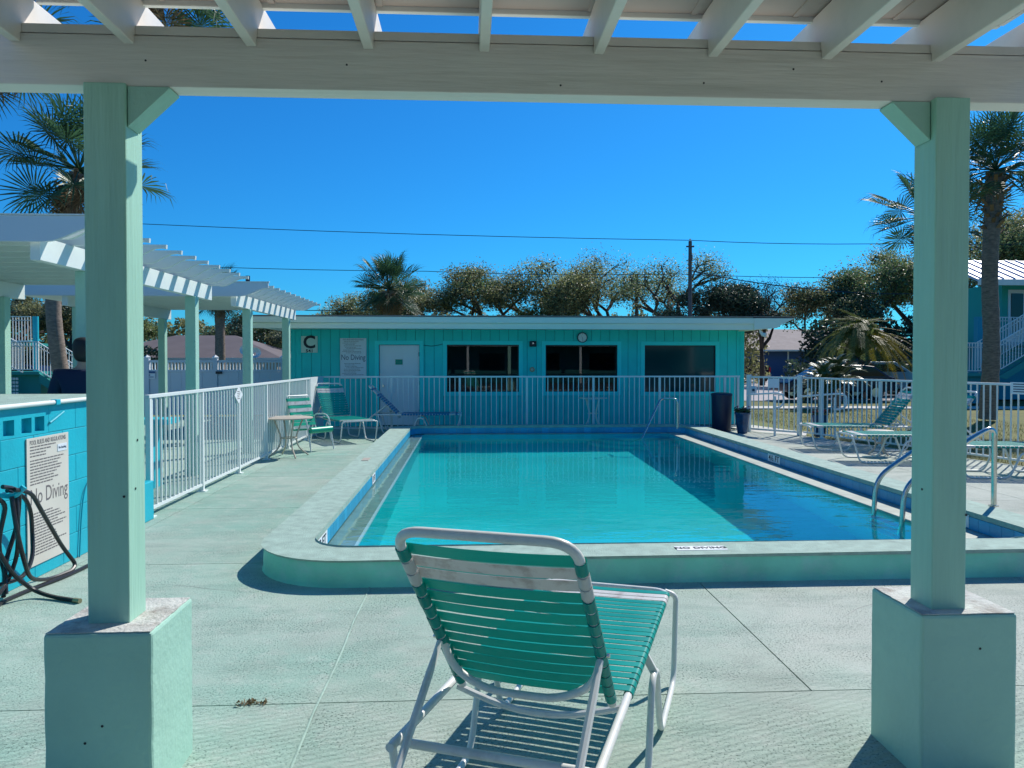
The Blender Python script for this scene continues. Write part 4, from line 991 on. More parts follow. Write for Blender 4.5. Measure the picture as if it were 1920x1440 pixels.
fp = MB().tube([(-5.72, 20.4, 0), (-5.72, 20.4, 3.8)], .055, 10).build('vent_pipe', 'navy', own=(-5.72, 20.4, 0)); tag(fp, 'thin dark vent pipe rising behind the far walkway roof', 'pipe')

def hip_house(name, label, x0, x1, y0, y1, ze, zr, wall, roof, hip=3.0, over=.4):
    o = thing(name, label, 'house', ((x0 + x1) / 2, y0, 0))
    MB().box(x0, x1, y0, y1, 0, ze).build('wall', wall, o)
    a, b, c, d = x0 - over, x1 + over, y0 - over, y1 + over; ym = (c + d) / 2
    s = MB(); s.add([(a, c, ze), (b, c, ze), (b, d, ze), (a, d, ze), (a + hip, ym, zr), (b - hip, ym, zr)], [(0, 1, 5, 4), (1, 2, 5), (2, 3, 4, 5), (3, 0, 4), (3, 2, 1, 0)]); s.build('roof', roof, o)
    return o
h1 = hip_house('hip_roof_house', 'grey hip roofed house beyond the vinyl fence', -24.5, -12.2, 50, 60, 1.75, 3.35, 'beige', 'shingled', 4.5)
MB().box(-24.9, -11.8, 49.5, 49.58, 1.63, 1.77).build('fascia', 'wtrim', h1)
h2 = thing('blue_house', 'blue house with brown shingle roof and yellow gable behind the street', 'house', (27, 66, 0))
MB().box(24.6, 40, 66.6, 76, 0, 2.5).build('wall', 'bluew', h2)
s = MB(); s.prism([(23.6, 66.0, 2.52), (23.6, 71.5, 4.55), (23.6, 77, 2.52)], (17, 0, 0)); s.build('roof', 'shingle', h2)
MB().box(25.6, 40.5, 65.9, 66.0, 2.40, 2.54).build('gutter', 'wtrim', h2)
for x in (28.2, 30.9): MB().box(x, x + .12, 66.52, 66.6, 0, 2.38).build('trim_post', 'wtrim', h2)
MB().box(20.5, 24.59, 67.0, 74, 0, 2.45).build('wing', 'signb', h2)
MB().prism([(21.6, 66.95, 2.1), (25.8, 66.95, 2.1), (24.4, 66.95, 3.1), (22.6, 66.95, 3.3)], (0, .04, 0)).build('gable', 'yellow', h2); MB().box(22.6, 23.4, 66.94, 66.99, .9, 2.0).build('window', 'glass', h2)
MB().prism([(20.2, 66.4, 2.47), (24.0, 66.4, 4.0), (20.2, 66.4, 4.0)], (0, 8, 0)).build('wing_roof', 'shingle', h2)

# ------------------------------------------------------------------ vehicles
def car_wheel(o, c, r, w, axis):
    t = MB().disc(Vector(c) - Vector(axis) * w / 2, axis, r, w, 20).build('wheel', 'rubber', o, smooth=True); MB().disc(Vector(c) - Vector(axis) * (w / 2 + .01), axis, r * .6, w + .02, 14).build('rim', 'chrome', t, smooth=True)
def truck():
    o = thing('pickup_truck', 'dark navy pickup truck parked with its tailgate facing the pool', 'truck', (21.4, 57, 0))
    x0, x1 = 20.4, 22.42; y0 = 55.9
    MB().box(x0, x1, y0, y0 + 5.4, .48, 1.18).build('body', 'cardark', o, bevel=.08)
    MB().box(x0 + .06, x1 - .06, y0 - .03, y0 + .01, .62, 1.16).build('tailgate', 'cardark', o, bevel=.02)
    s = MB(); s.add([(x0 + .1, y0 + 1.9, 1.18), (x1 - .1, y0 + 1.9, 1.18), (x1 - .1, y0 + 4.2, 1.18), (x0 + .1, y0 + 4.2, 1.18), (x0 + .28, y0 + 2.15, 1.76), (x1 - .28, y0 + 2.15, 1.76), (x1 - .28, y0 + 3.5, 1.76), (x0 + .28, y0 + 3.5, 1.76)], [(0, 1, 5, 4), (1, 2, 6, 5), (2, 3, 7, 6), (3, 0, 4, 7), (4, 5, 6, 7)]); s.build('cab', 'cardark', o, bevel=.04)
    MB().prism([(x0 + .28, y0 + 1.93, 1.26), (x1 - .28, y0 + 1.93, 1.26), (x1 - .38, y0 + 2.1, 1.66), (x0 + .38, y0 + 2.1, 1.66)], (0, -.02, 0)).build('rear_window', 'cargl', o)
    MB().box(x0, x1, y0 - .12, y0 - .02, .45, .60).build('bumper', 'chrome', o, bevel=.02)
    MB().box(x0 + .8, x1 - .8, y0 - .135, y0 - .121, .5, .62).build('licence_plate', 'signw', o)
    for x in (x0 + .02, x1 - .14): MB().box(x, x + .12, y0 - .05, y0 - .031, .72, 1.08).build('tail_light', 'red', o)
    MB().box(x0 + .02, x1 - .02, y0 - .02, y0 + 1.9, 1.182, 1.21).build('bed_rail', 'chrome', o)
    for x in (x0 + .1, x1 - .1):
        for y in (y0 + .95, y0 + 4.4): car_wheel(o, (x, y, .38), .38, .24, (1, 0, 0))
truck()
def sedan(name, label, cat, x0, y0, L_, m, hgt=1.42, axis='x', sp=0):
    o = thing(name, label, cat, (x0 + L_ / 2, y0, 0)); W = 1.75
    pr = [(0, .35), (0, .72), (.25, .86), (1.0, .93), (1.75, hgt - .05), (2.1, hgt), (3.1, hgt), (3.55, hgt - .06), (4.15, .98), (L_ - .1, .9), (L_, .65), (L_, .35)]
    if sp: pr = [(0, .35), (0, .8), (.15, hgt - .25), (.4, hgt), (2.9, hgt), (3.7, 1.05), (L_ - .1, .95), (L_, .65), (L_, .35)]
    MB().prism([(x0 + a, y0, z) for a, z in pr], (0, W, 0)).build('body', m, o, bevel=.06)
    g_ = [(1.28, .96), (1.82, hgt - .09), (2.15, hgt - .055), (3.05, hgt - .055), (3.48, hgt - .11), (3.95, .98)] if not sp else [(.45, 1.1), (.55, hgt - .12), (2.8, hgt - .12), (3.4, 1.1)]
    for i in range(2):
        pass
    MB().prism([(x0 + a, y0 - .012, z) for a, z in g_], (0, .01, 0)).build('side_window', 'cargl', o); MB().prism([(x0 + a, y0 + W + .002, z) for a, z in g_], (0, .01, 0)).build('side_window', 'cargl', o)
    MB().bar((x0 + 2.55, y0 - .02, .97), (x0 + 2.5, y0 - .02, hgt - .05), .05, .02).build('door_pillar', m, o)
    for x in (x0 + .85, x0 + L_ - .9):
        for y in (y0 + .1, y0 + W - .1): car_wheel(o, (x, y, .32), .32, .2, (0, 1, 0))
sedan('parked_car', 'dark blue car parked beyond the right fence', 'car', 12.6, 25.2 + 4.5, 4.5, 'cardark', 1.42)
sedan('parked_van', 'pale blue van parked behind the dark blue car', 'van', 16.1, 33.2, 4.6, 'carlight', 1.55, sp=1)
sedan('parked_car', 'dark car parked on the street behind the left stair tower', 'car', -24.5, 38, 4.5, 'cardark', 1.4)

# ------------------------------------------------------------------ apartment wings with stairs
def railing(o, p, q, h, sp=.11, r=.012, rail=.03, name='railing'):
    p, q = Vector(p), Vector(q); s = MB(); up = Vector((0, 0, h)); s.bar(p + up, q + up, rail * 1.6, rail); s.bar(p + Vector((0, 0, .08)), q + Vector((0, 0, .08)), rail, rail)
    s.bar(p + up * .86, q + up * .86, rail * .8, rail * .8)
    hd = Vector((q.x - p.x, q.y - p.y, 0)).length; n_ = max(2, int(hd / sp))
    for i in range(n_ + 1): c = p + (q - p) * i / n_; s.bar(c + Vector((0, 0, .08)), c + up, r * 2)
    return s.build(name, 'white', o, kind='stuff')
rb = thing('apartment_building', 'two storey teal apartment building with outside stairs at the right edge', 'building', (22, 28.9, 0))
YB = 29.0
MB().box(21.5, 40, YB + .9, YB + 3.9, 2.3, 4.7).build('upper_wall', 'bteal', rb); MB().box(19.9, 40, YB + 1.3, YB + 3.9, 0, 2.18).build('lower_wall', 'bblue', rb)
MB().box(19.9, 40, YB - .2, YB + 2, 2.18, 2.299).build('balcony_floor', 'bblue', rb)
wd = MB().box(21.75, 22.45, YB + .86, YB + .895, 2.35, 4.45).build('window', 'signb', rb); MB().box(21.85, 22.35, YB + .83, YB + .858, 2.45, 4.3).build('pane', 'glass', wd)
MB().box(19.72, 19.98, YB - .25, YB + .0, 0, 3.3).build('column', 'bblue', rb); 
railing(rb, (20.0, YB - .15, 2.3), (24.5, YB - .15, 2.3), .98)
s = MB(); s.prism([(19.45, YB - .6, 4.62), (19.45, YB - .6, 4.72), (19.45, YB + 1.9, 5.75), (19.45, YB + 1.9, 5.6)], (22, 0, 0)); s.build('roof', 'metalroof', rb)
for k in range(12): MB().bar((19.6 + k * .45, YB - .6, 4.75), (19.6 + k * .45, YB + 1.85, 5.76), .04, .05).build('roof_seam', 'metalroof', rb)
MB().box(19.45, 41, YB - .66, YB - .605, 4.48, 4.70).build('fascia', 'wtrim', rb)
st = thing('stair_tower', 'teal outside stair with white railings beside the right palm', 'stairs', (19.3, 27.5, 0))
MB().box(17.9, 19.45, 27.2, 28.5, 1.02, 1.14).build('landing', 'step', st); MB().box(18.0, 19.4, 27.7, 28.45, 0, 1.018).build('support_wall', 'bblue', st)
railing(st, (17.9, 27.2, 1.14), (19.45, 27.2, 1.14), 1.1); railing(st, (17.9, 28.4, 1.14), (19.0, 28.4, 1.14), 1.1)
for k in range(8):
    x = 19.47 + k * .27; z = 1.14 + (k + 1) * .155; MB().box(x, x + .32, 27.25, 28.4, z - .06, z).build('tread', 'step', st)
MB().prism([(19.45, 27.2, 1.0), (21.9, 27.2, 2.42), (21.9, 27.2, 2.18), (19.75, 27.2, .9)], (0, .05, 0)).build('stringer', 'step', st)
railing(st, (19.5, 27.15, 1.2), (22.0, 27.15, 2.65), 1.1); railing(st, (19.5, 28.45, 1.2), (22.0, 28.45, 2.65), 1.1)

lb = thing('stair_tower', 'teal outside stair with white railings behind the left curved palm trunk', 'stairs', (-17, 31, 0))
MB().box(-18.6, -16.5, 30.6, 32, 1.05, 1.17).build('landing', 'step', lb); MB().box(-18.6, -16.6, 30.9, 31.9, 0, 1.048).build('support_wall', 'step', lb)
railing(lb, (-18.6, 30.6, 1.17), (-16.5, 30.6, 1.17), 1.15)
MB().disc((-17.15, 31.6, 0), (0, 0, 1), .11, 3.35, 14).build('column', 'turq', lb, smooth=True)
for k in range(7):
    x = -16.48 + k * .24; z = 1.17 - (k + 1) * .15; MB().box(x, x + .3, 30.65, 31.9, z - .07, z).build('tread', 'step', lb)
MB().prism([(-16.5, 30.6, 1.1), (-14.9, 30.6, .05), (-15.4, 30.6, .0), (-16.5, 30.6, .75)], (0, .05, 0)).build('stringer', 'step', lb)
railing(lb, (-16.5, 30.55, 1.15), (-14.7, 30.55, .0), 1.15); railing(lb, (-16.5, 31.95, 1.15), (-14.7, 31.95, .0), 1.15)
railing(lb, (-18.6, 31.8, 2.3), (-17.45, 31.8, 2.3), 1.05); MB().box(-19, -17.4, 31.6, 33, 2.18, 2.3).build('upper_floor', 'step', lb)
railing(lb, (-18.0, 30.58, 1.55), (-17.1, 30.58, 1.05), 1.15)
s = MB()
for i in range(5):
    for j in range(6): s.box(-17.72 + i * .1, -17.66 + i * .1, 30.52, 30.58, .15 + j * .14, .24 + j * .14)
s.build('breeze_block', 'wtrim', lb, kind='stuff')
for k, (x, lab) in enumerate(((-8.5, 'white satellite dish beyond the vinyl fence, left one of two'), (-8.15, 'white satellite dish beyond the vinyl fence, nearer the teal building'))):
    o = thing('satellite_dish', lab, 'satellite dish', (x, 30, 0), group='satellite dishes beyond the vinyl fence'); MB().tube([(x, 30, 0), (x, 30, 1.85 - .1 * k)], .03, 8).build('mast', 'steel', o)
    MB().tube([(x, 29.95, 1.95 - .1 * k), (x + .03, 29.85, 1.97 - .1 * k), (x + .05, 29.78, 2.0 - .1 * k)], [.05, .16, .22], 16, caps=False).build('dish', 'wtrim', o, smooth=True); MB().bar((x, 29.9, 1.8 - .1 * k), (x + .1, 29.5, 1.95 - .1 * k), .02).build('feed_arm', 'steel', o)

# ------------------------------------------------------------------ poles and wires
up_ = thing('utility_pole', 'tall slim utility pole behind the teal roof', 'utility pole', (12.93, 44.3, 0))
MB().tube([(12.93, 44.3, 0), (12.93, 44.3, 8.55)], [.14, .10], 10).build('pole', 'wood', up_, smooth=True); MB().box(12.7, 13.16, 44.25, 44.35, 8.2, 8.28).build('crossarm', 'wood', up_)
MB().disc((12.93, 44.3, 8.55), (0, 0, 1), .06, .14, 8).build('insulator', 'wtrim', up_); MB().disc((12.93, 44.15, 7.4), (0, 0, 1), .10, .35, 10).build('meter_can', 'wood', up_)
u2 = MB().tube([(10.91, 49.4, 0), (10.91, 49.4, 7.2)], [.13, .10], 10).build('utility_pole', 'wood', smooth=True, own=(10.91, 49.4, 0)); tag(u2, 'shorter dark utility pole left of the tall slim one', 'utility pole')
def wire(pts, lab, r=.022):
    P = [Vector(p) for p in pts]; out = []
    for a, b in zip(P[:-1], P[1:]):
        for k in range(6): out.append(a + (b - a) * k / 6 - Vector((0, 0, .12 * 4 * (k / 6) * (1 - k / 6))))
    out.append(P[-1]); o = MB().tube(out, r, 5).build('overhead_wire', 'wire', smooth=True, own=P[0]); tag(o, lab, 'wire')
wire([(-34, 47, 10.4), (-18.9, 46.1, 9.55), (12.93, 44.4, 8.62), (25.6, 43.7, 8.45), (40, 43, 8.6)], 'uppermost overhead wire crossing the open sky', .02)
wire([(-24, 49.4, 7.75), (-2.6, 48.2, 7.15), (13.0, 47.3, 6.98), (27.6, 46.5, 6.8), (40, 46, 6.8)], 'middle overhead wire running just above the tree tops', .02)
wire([(13.0, 44.4, 6.85), (19.8, 44.3, 5.85), (26.5, 44.2, 5.55), (38, 44, 5.4)], 'thick pale cable dropping right from the tall pole', .03)
wire([(-12.3, 40.5, 4.35), (-4, 40.5, 4.28), (0, 40.5, 4.25)], 'short low wire just above the teal roof at left', .02)

# ------------------------------------------------------------------ vegetation
def fan_leaf(name, m, seed, pet=1.05, rad=.88, nb=34, fold=.35, droop=.30):
    rn = random.Random(seed); s = MB(); s.tube([(0, 0, 0), (0, pet * .5, .03), (0, pet, 0)], [.022, .016, .010], 5)
    c = Vector((0, pet, 0))
    for k in range(nb):
        a = R(-158 + 316 * k / (nb - 1)) + rn.gauss(0, .015); l = rad * (1 - .22 * abs(a) / PI) * rn.uniform(.88, 1.06)
        d = Vector((sin(a), cos(a), 0)); lift = fold * abs(sin(a)); d = Vector((d.x, d.y, lift)).normalized(); n_ = d.cross(Vector((0, 0, 1))).normalized()
        w = .019; p1 = c + d * l * .5; p2 = c + d * l * .80 - Vector((0, 0, droop * l * .12)); p3 = c + d * l * (.98) - Vector((0, 0, droop * l * (.35 + .5 * rn.random())))
        wv = Vector((0, 0, .010 * (1 if k % 2 else -1)))
        s.add([c, p1 + n_ * w + wv, p2 + n_ * w * .55, p3, p2 - n_ * w * .55, p1 - n_ * w - wv], [(0, 1, 5), (1, 2, 4, 5), (2, 3, 4)])
    return s.mesh(name, m)
FANS = [fan_leaf('frond', 'palm', 11), fan_leaf('frond', 'palm', 12, fold=.5, droop=.5), fan_leaf('frond', 'palm', 13, pet=1.2, fold=.2, droop=.4)]
DEAD = [fan_leaf('frond', 'palmd', 14, pet=.7, rad=.8, nb=26, fold=.9, droop=1.2)]
def ptrunk(o, pts, radii, boots=0, seed=0, zc=None, m='bark'):
    P = fillet(pts, 1.2, 5) if len(pts) > 2 else [Vector(p) for p in pts]; fine = []
    for a, b in zip(P[:-1], P[1:]):
        k = max(1, int((b - a).length / .14))
        for i in range(k): fine.append(a + (b - a) * i / k)
    fine.append(P[-1]); zt = fine[-1].z; rn = random.Random(seed); rr = []
    for i, p in enumerate(fine):
        t = i / (len(fine) - 1); x = t * (len(radii) - 1); j = min(int(x), len(radii) - 2); r = radii[j] + (radii[j + 1] - radii[j]) * (x - j); rr.append(r * (1 + .05 * (i % 2) + rn.gauss(0, .02)))
    MB().tube(fine, rr, 12).build('trunk', m, o, smooth=True)
    if boots:
        s = MB()
        for k in range(boots):
            t = k / boots; i = int(len(fine) * (1 - .26 * (1 - t))) - 1; i = max(0, min(len(fine) - 1, i)); a = k * 2.4; c = fine[i]; r = rr[i]
            d = Vector((cos(a), sin(a), .75)).normalized(); s.bar(c + Vector((cos(a), sin(a), 0)) * r * .8, c + Vector((cos(a), sin(a), 0)) * r * .8 + d * rn.uniform(.16, .34), .09, .03)
        s.build('leaf_base', 'boot', o, kind='stuff')
def sabal(label, base, mid, top, r0, n=44, sc=1.0, dead=8, seed=1, boots=40, group='fan palms'):
    o = thing('fan_palm', label, 'palm tree', base, group=group); off = Vector(base); rn = random.Random(seed)
    ptrunk(o, [base] + list(mid) + [top], [r0 * 1.1, r0, r0 * .95, r0 * 1.15], boots, seed)
    T = Vector(top) - off
    for k in range(n):
        az = k * 2.39996 + rn.gauss(0, .15); t = (k + .5) / n; el = R(82 - 128 * t ** .85) + rn.gauss(0, .1)
        M = Matrix.Rotation(az, 4, 'Z') @ Matrix.Rotation(el, 4, 'X') @ Matrix.Rotation(rn.gauss(0, .35), 4, 'Y')
        inst('frond', FANS[k % 3], o, T + Vector((0, 0, .1)), M.to_euler(), [sc * rn.uniform(.88, 1.08)] * 3)
    for k in range(dead):
        az = rn.uniform(0, 2 * PI); M = Matrix.Rotation(az, 4, 'Z') @ Matrix.Rotation(R(rn.uniform(-80, -50)), 4, 'X')
        inst('frond', DEAD[0], o, T - Vector((0, 0, .05)), M.to_euler(), [sc * .9] * 3, label='dead brown hanging frond' )
    return o
sabal('large fan palm with a leaning curved trunk behind the left mint post', (-9.30, 18.56, 0), [(-9.62, 18.58, 1.9), (-9.72, 18.58, 3.3)], (-9.05, 18.55, 5.95), .165, 32, 1.05, 9, 3, 46)
sabal('fan palm crown hanging behind the pergola rafters at upper left', (-7.55, 16.45, 0), [(-7.35, 16.45, 3.5), (-7.0, 16.4, 7.0)], (-6.45, 16.4, 9.4), .16, 32, 1.15, 6, 5, 30)
sabal('fan palm crown cut off by the left edge above the walkway', (-12.2, 18.7, 0), [(-12.1, 18.7, 4)], (-11.25, 18.7, 9.0), .17, 32, 1.1, 8, 15, 30)
sabal('fan palm right of the right mint post with a broad leafy crown', (14.15, 20.2, 0), [(14.2, 20.1, 2), (14.0, 20.0, 4)], (14.1, 19.9, 6.6), .20, 40, 1.0, 2, 6, 50)
sabal('fan palm half behind the right mint post with drooping fronds', (11.55, 18.7, 0), [(11.5, 18.7, 2)], (11.45, 18.7, 5.1), .13, 26, .85, 3, 8, 34)
sabal('fan palm above the teal roof left of centre', (-4.1, 40.3, 0), [(-4.1, 40.3, 2)], (-4.1, 40.3, 5.2), .30, 44, 1.15, 16, 9, 40)
sabal('fan palm top peeping over the far walkway', (-14.2, 45, 0), [(-14.2, 45, 2)], (-14.2, 45, 5.2), .28, 40, 1.0, 8, 10, 20)

def feather(name, m, seed, L_=3.0, rise=.9, fall=2.2, nl=34, ll=.55, w=.03, stiff=.4):
    rn = random.Random(seed); s = MB(); pts = []
    for k in range(9):
        t = k / 8; pts.append(Vector((0, L_ * (t - .22 * t * t), rise * sin(t * PI * .6) * 1.0 - fall * t ** 2.4)))
    s.tube(pts, [.03 * (1 - .8 * k / 8) for k in range(9)], 5)
    for i in range(nl):
        t = .12 + .86 * i / nl; x = t * 8; j = min(int(x), 7); p = pts[j] + (pts[j + 1] - pts[j]) * (x - j); tg = (pts[j + 1] - pts[j]).normalized()
        for sd_ in (-1, 1):
            l = ll * (sin(min(1, t * 1.5 + .25) * PI * .5)) * (1.1 - .6 * t) * rn.uniform(.85, 1.1); d = (Vector((sd_, 0, 0)) * .8 + tg * .7 + Vector((0, 0, .25 * stiff))).normalized()
            q = p + d * l * .55; e = p + d * l * .9 - Vector((0, 0, l * (1 - stiff) * .6)); n_ = tg * w * .5
            s.add([p - n_, q - n_, e, q + n_, p + n_], [(0, 1, 3, 4), (1, 2, 3)])
    return s.mesh(name, m)
DF = [feather('frond', 'date', 21, 2.6, 1.5, 2.7, 54, .42, .030, .25), feather('frond', 'date', 22, 2.4, 1.8, 2.4, 54, .40, .030, .25)]; DY = feather('frond', 'datey', 23, 2.6, 1.3, 2.9, 54, .44, .034, .15)
dp = thing('date_palm', 'bushy golden green date palm with arching fronds at right', 'palm tree', (16.7, 32.1, 0), group=None)
ptrunk(dp, [(16.7, 32.1, 0), (16.7, 32.1, 1.6)], [.5, .55, .4], 40, 4)
rn = random.Random(5)
for k in range(84):
    t = k / 84; az = k * 2.39996; el = R(88 - 88 * t) + rn.gauss(0, .14)
    yel = (cos(az - R(-25)) > 0.35 and t > .35); me = DY if yel else DF[k % 2]
    M = Matrix.Rotation(az - PI / 2, 4, 'Z') @ Matrix.Rotation(el, 4, 'X'); inst('frond', me, dp, (0, 0, 1.75), M.to_euler(), [rn.uniform(.78, 1.0)] * 3, label='yellowing frond' if yel else None)
SG = feather('frond', 'sago', 31, 1.35, .35, .35, 40, .26, .022, .8)
for (x, y, z, sc, lab, sd_) in ((11.9, 25.2, .5, 1.0, 'glossy sago palm left of the date palm', 1), (12.75, 26.0, .75, 1.05, 'glossy sago palm nearest the date palm, standing higher', 2)):
    o = thing('sago_palm', lab, 'palm', (x, y, 0), group='sago palms beyond the fence'); ptrunk(o, [(x, y, 0), (x, y, z)], [.16, .16], 12, sd_); rn = random.Random(sd_)
    for k in range(44):
        t = k / 44; M = Matrix.Rotation(k * 2.4, 4, 'Z') @ Matrix.Rotation(R(75 - 85 * t) + rn.gauss(0, .08), 4, 'X'); inst('frond', SG, o, (0, 0, z), M.to_euler(), [sc * rn.uniform(.85, 1.1)] * 3)

def leaves(s, c, rad, n_, sz, rn, flat=.75):
    for _ in range(n_):
        d = Vector((rn.gauss(0, 1), rn.gauss(0, 1), rn.gauss(0, flat))); d = d.normalized() * rad * rn.random() ** .45; d.z *= flat
        p = c + d; u = Vector((rn.gauss(0, 1), rn.gauss(0, 1), rn.gauss(0, .7))).normalized() * sz * rn.uniform(.6, 1.3); v = u.cross(Vector((rn.gauss(0, 1), rn.gauss(0, 1), rn.gauss(0, 1)))).normalized() * sz * rn.uniform(.35, .6)
        s.v += [tuple(p - u), tuple(p + v), tuple(p + u), tuple(p - v)]; b = len(s.v) - 4; s.f.append((b, b + 1, b + 2, b + 3))
def oak(label, x, y, h, w, m, seed, dens=1.0, sz=.12, low=.32, second=None, bare=.0, name='oak_tree', group='oaks behind the teal building'):
    rn = random.Random(seed); o = thing(name, label, 'tree', (x, y, 0), group=group); tr = MB(); tips = []
    def grow(p, d, l, r, lv):
        q = p + d * l; mid = p + d * l * .5 + Vector((rn.gauss(0, .06), rn.gauss(0, .06), rn.gauss(0, .05))) * l
        tr.tube([p, mid, q], [r, r * .85, r * .62], 5 if lv > 1 else 7, caps=False)
        if lv >= 4: tips.append(q); return
        if lv >= 2: tips.append(q)
        for k in range(3 if lv < 3 else 2):
            a = rn.uniform(0, 2 * PI); sp_ = rn.uniform(.45, .95); nd = (d + Vector((cos(a) * sp_ * w / h * 1.5, sin(a) * sp_ * w / h * 1.5, rn.uniform(-.15, .35)))).normalized(); grow(q, nd, l * rn.uniform(.62, .82), r * .6, lv + 1)
    hh = h * .30; grow(Vector((x, y, 0)), Vector((rn.gauss(0, .08), rn.gauss(0, .08), 1)).normalized(), hh, h * .028, 0)
    # scale the tips into the crown envelope
    zt = max(t.z for t in tips); k = h * .93 / zt
    for i, v in enumerate(tr.v): tr.v[i] = (x + (v[0] - x) * 1.0, v[1], v[2] * k)
    tips = [Vector((t.x, t.y, t.z * k)) for t in tips]; xm = max(abs(t.x - x) for t in tips) or 1; kx = (w * .46) / xm
    for i, v in enumerate(tr.v): tr.v[i] = (x + (v[0] - x) * kx, y + (v[1] - y) * kx, v[2])
    tips = [Vector((x + (t.x - x) * kx, y + (t.y - y) * kx, t.z)) for t in tips]
    tr.build('trunk', 'barkd' if not bare else 'twig', o, smooth=True); a, b, dk = MB(), MB(), MB()
    for t in tips:
        if t.z < h * low: continue
        if rn.random() < bare: continue
        leaves(dk, t - Vector((0, 0, .02 * h)), .09 * h, int(13 * dens), sz * 1.1, rn)  # darker leaves inside the crown: inner shade put into their colour for depth
        leaves(b if (second and rn.random() < .4) else a, t, rn.uniform(.09, .17) * h, int(170 * dens), sz * .58, rn)
    if a.v: a.build('crown', m, o)
    if b.v: b.build('crown', second, o)
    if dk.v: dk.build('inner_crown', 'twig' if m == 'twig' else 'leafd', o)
    return o
OK_ = [(-6.6, 50.5, 6.1, 6.0, 'leafb', 'leafy', .8, .11, 'small brown leaved oak left of the fan palm over the roof'),
       (-1.7, 50.2, 7.1, 7.5, 'leafb', None, 1.3, .12, 'brown leaved oak just right of the fan palm over the roof'),
       (1.6, 50.0, 8.0, 7.0, 'leafb', 'leafg', 1.0, .12, 'olive oak with twisted limbs behind the left window'),
       (4.4, 49.8, 8.3, 6.5, 'leafb', 'leafy', 1.0, .12, 'rounded brown oak directly above the wall light'),
       (6.9, 49.7, 7.3, 6.5, 'leafg', 'leafb', 1.2, .12, 'low dark green oak left of the tallest thin oak'),
       (9.6, 49.5, 9.0, 7.0, 'leafy', 'leafb', 1.0, .10, 'tallest oak over the roof, thin leaves and bare limbs'),
       (13.0, 49.3, 8.7, 6.5, 'leafy', 'leafg', .85, .10, 'airy thin oak around the tall utility pole'),
       (15.9, 47.5, 6.7, 6.5, 'leafd', None, 1.7, .13, 'dense dark green tree right of the utility pole'),
       (19.1, 49.0, 7.0, 6.0, 'twig', None, .5, .07, 'leafless grey tree above the right end of the teal roof')]
for i, (x, y, h, w, m, s2, dn, sz, lab) in enumerate(OK_): oak(lab, x, y, h, w * 1.25, m, 40 + i, dn, sz, .08, s2)
RT = [(22.2, 46.5, 6.4, 6.0, 'leafb', 'leafd', 1.3, 'brown green oak behind the date palm, lowest of the right oaks'),
      (24.6, 46.0, 8.0, 7.0, 'leafg', 'leafb', 1.3, 'large dark oak between the date palm and the right post'),
      (27.6, 46.0, 8.9, 8.0, 'leafy', 'leafb', 1.2, 'pale golden oak just left of the right post'),
      (32.5, 46.0, 11.2, 8.0, 'leafb', 'leafy', 1.3, 'tall brown oak right of the right post behind the fan palm'),
      (37.0, 46.0, 11.6, 9.0, 'leafb', 'leafg', 1.3, 'tall brown oak at the right edge above the apartment roof')]
for i, (x, y, h, w, m, s2, dn, lab) in enumerate(RT): oak(lab, x, y, h, w, m, 60 + i, dn, .13, .1, s2, group='oaks at the right')
LT = [(-27.5, 47, 6.0, 8, 'leafd', 'leafb', 1.3, 'dark tree behind the left stairs at the frame edge'),
      (-23, 46.5, 5.8, 7, 'leafb', 'leafd', 1.3, 'brown tree right of the curved palm trunk'),
      (-19.5, 46.3, 5.2, 6, 'leafg', 'leafy', 1.3, 'speckled green tree right of the left mint post'),
      (-16.2, 62, 5.6, 8, 'leafd', 'leafg', 1.5, 'dark tree behind the grey hip roof'),
      (-10.5, 62, 5.4, 8, 'leafb', 'leafd', 1.5, 'brown dark tree right of the grey hip roof')]
for i, (x, y, h, w, m, s2, dn, lab) in enumerate(LT): oak(lab, x, y, h, w, m, 80 + i, dn, .12, .05, s2, group='trees behind the left walkways')
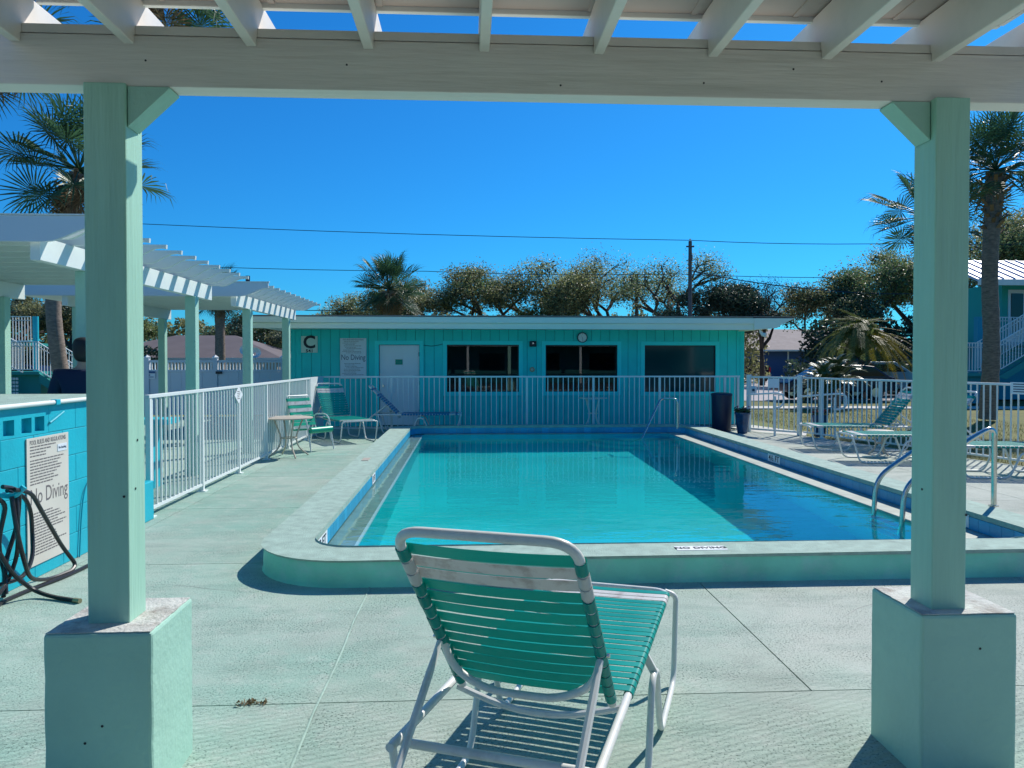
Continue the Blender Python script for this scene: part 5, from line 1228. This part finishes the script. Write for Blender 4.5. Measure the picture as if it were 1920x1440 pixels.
def hedge(label, x0, x1, y, h, m, seed, n_=2600, dep=1.6, sz=.13, cat='hedge'):
    rn = random.Random(seed); s = MB()
    for _ in range(n_):
        x = rn.uniform(x0, x1); hz = h * (.75 + .25 * mnoise.noise(Vector((x * .8, seed, 0)))); z = hz * rn.random() ** .8; p = Vector((x, y + rn.uniform(0, dep) * (1 - .4 * z / h), z))
        u = Vector((rn.gauss(0, 1), rn.gauss(0, 1), rn.gauss(0, 1))).normalized() * sz; v = u.cross(Vector((rn.gauss(0, 1), rn.gauss(0, 1), rn.gauss(0, 1)))).normalized() * sz * .5
        s.v += [tuple(p - u), tuple(p + v), tuple(p + u), tuple(p - v)]; b = len(s.v) - 4; s.f.append((b, b + 1, b + 2, b + 3))
    o = s.build('hedge', m, own=((x0 + x1) / 2, y, 0)); tag(o, label, cat); return o
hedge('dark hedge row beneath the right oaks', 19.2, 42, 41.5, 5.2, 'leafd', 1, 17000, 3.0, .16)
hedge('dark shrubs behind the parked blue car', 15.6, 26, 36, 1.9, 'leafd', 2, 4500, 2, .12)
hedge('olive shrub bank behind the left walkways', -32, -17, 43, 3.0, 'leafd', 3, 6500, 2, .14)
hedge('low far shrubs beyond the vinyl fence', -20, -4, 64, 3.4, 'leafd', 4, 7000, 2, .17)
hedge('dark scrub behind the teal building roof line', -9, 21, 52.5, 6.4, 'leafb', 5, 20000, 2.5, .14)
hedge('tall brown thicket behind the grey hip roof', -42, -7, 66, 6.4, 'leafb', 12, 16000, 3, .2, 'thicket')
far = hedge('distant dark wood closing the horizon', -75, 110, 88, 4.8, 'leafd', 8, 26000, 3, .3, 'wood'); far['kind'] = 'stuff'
hedge('bright green shrub by the left curved palm', -14.5, -12.3, 33, 1.7, 'date', 6, 1500, 1.2, .08)

# lawn blades near the right fence
rn = random.Random(9); s = MB()
for _ in range(16000):
    t = rn.random(); y = 6.5 + 18 * t ** 1.1; p0 = FQ0 + FD * ((16 - y) / -FD.y * 1.0) if y < 16 else Vector((7.2 + (y - 16) * .05, y)); x = p0.x + .05 + rn.random() ** 1.5 * 7
    if y > 16.3 and x < 7.9: continue
    h = rn.uniform(.03, .075); a = rn.uniform(0, PI); w = .006; dx, dy = rn.gauss(0, .015), rn.gauss(0, .015)
    s.v += [(x - cos(a) * w, y - sin(a) * w, -.06), (x + cos(a) * w, y + sin(a) * w, -.06), (x + dx, y + dy, -.06 + h)]; b = len(s.v) - 3; s.f.append((b, b + 1, b + 2))
tag(s.build('lawn_grass', 'grassb', kind='stuff'), 'short olive lawn grass beyond the right fence', 'grass')
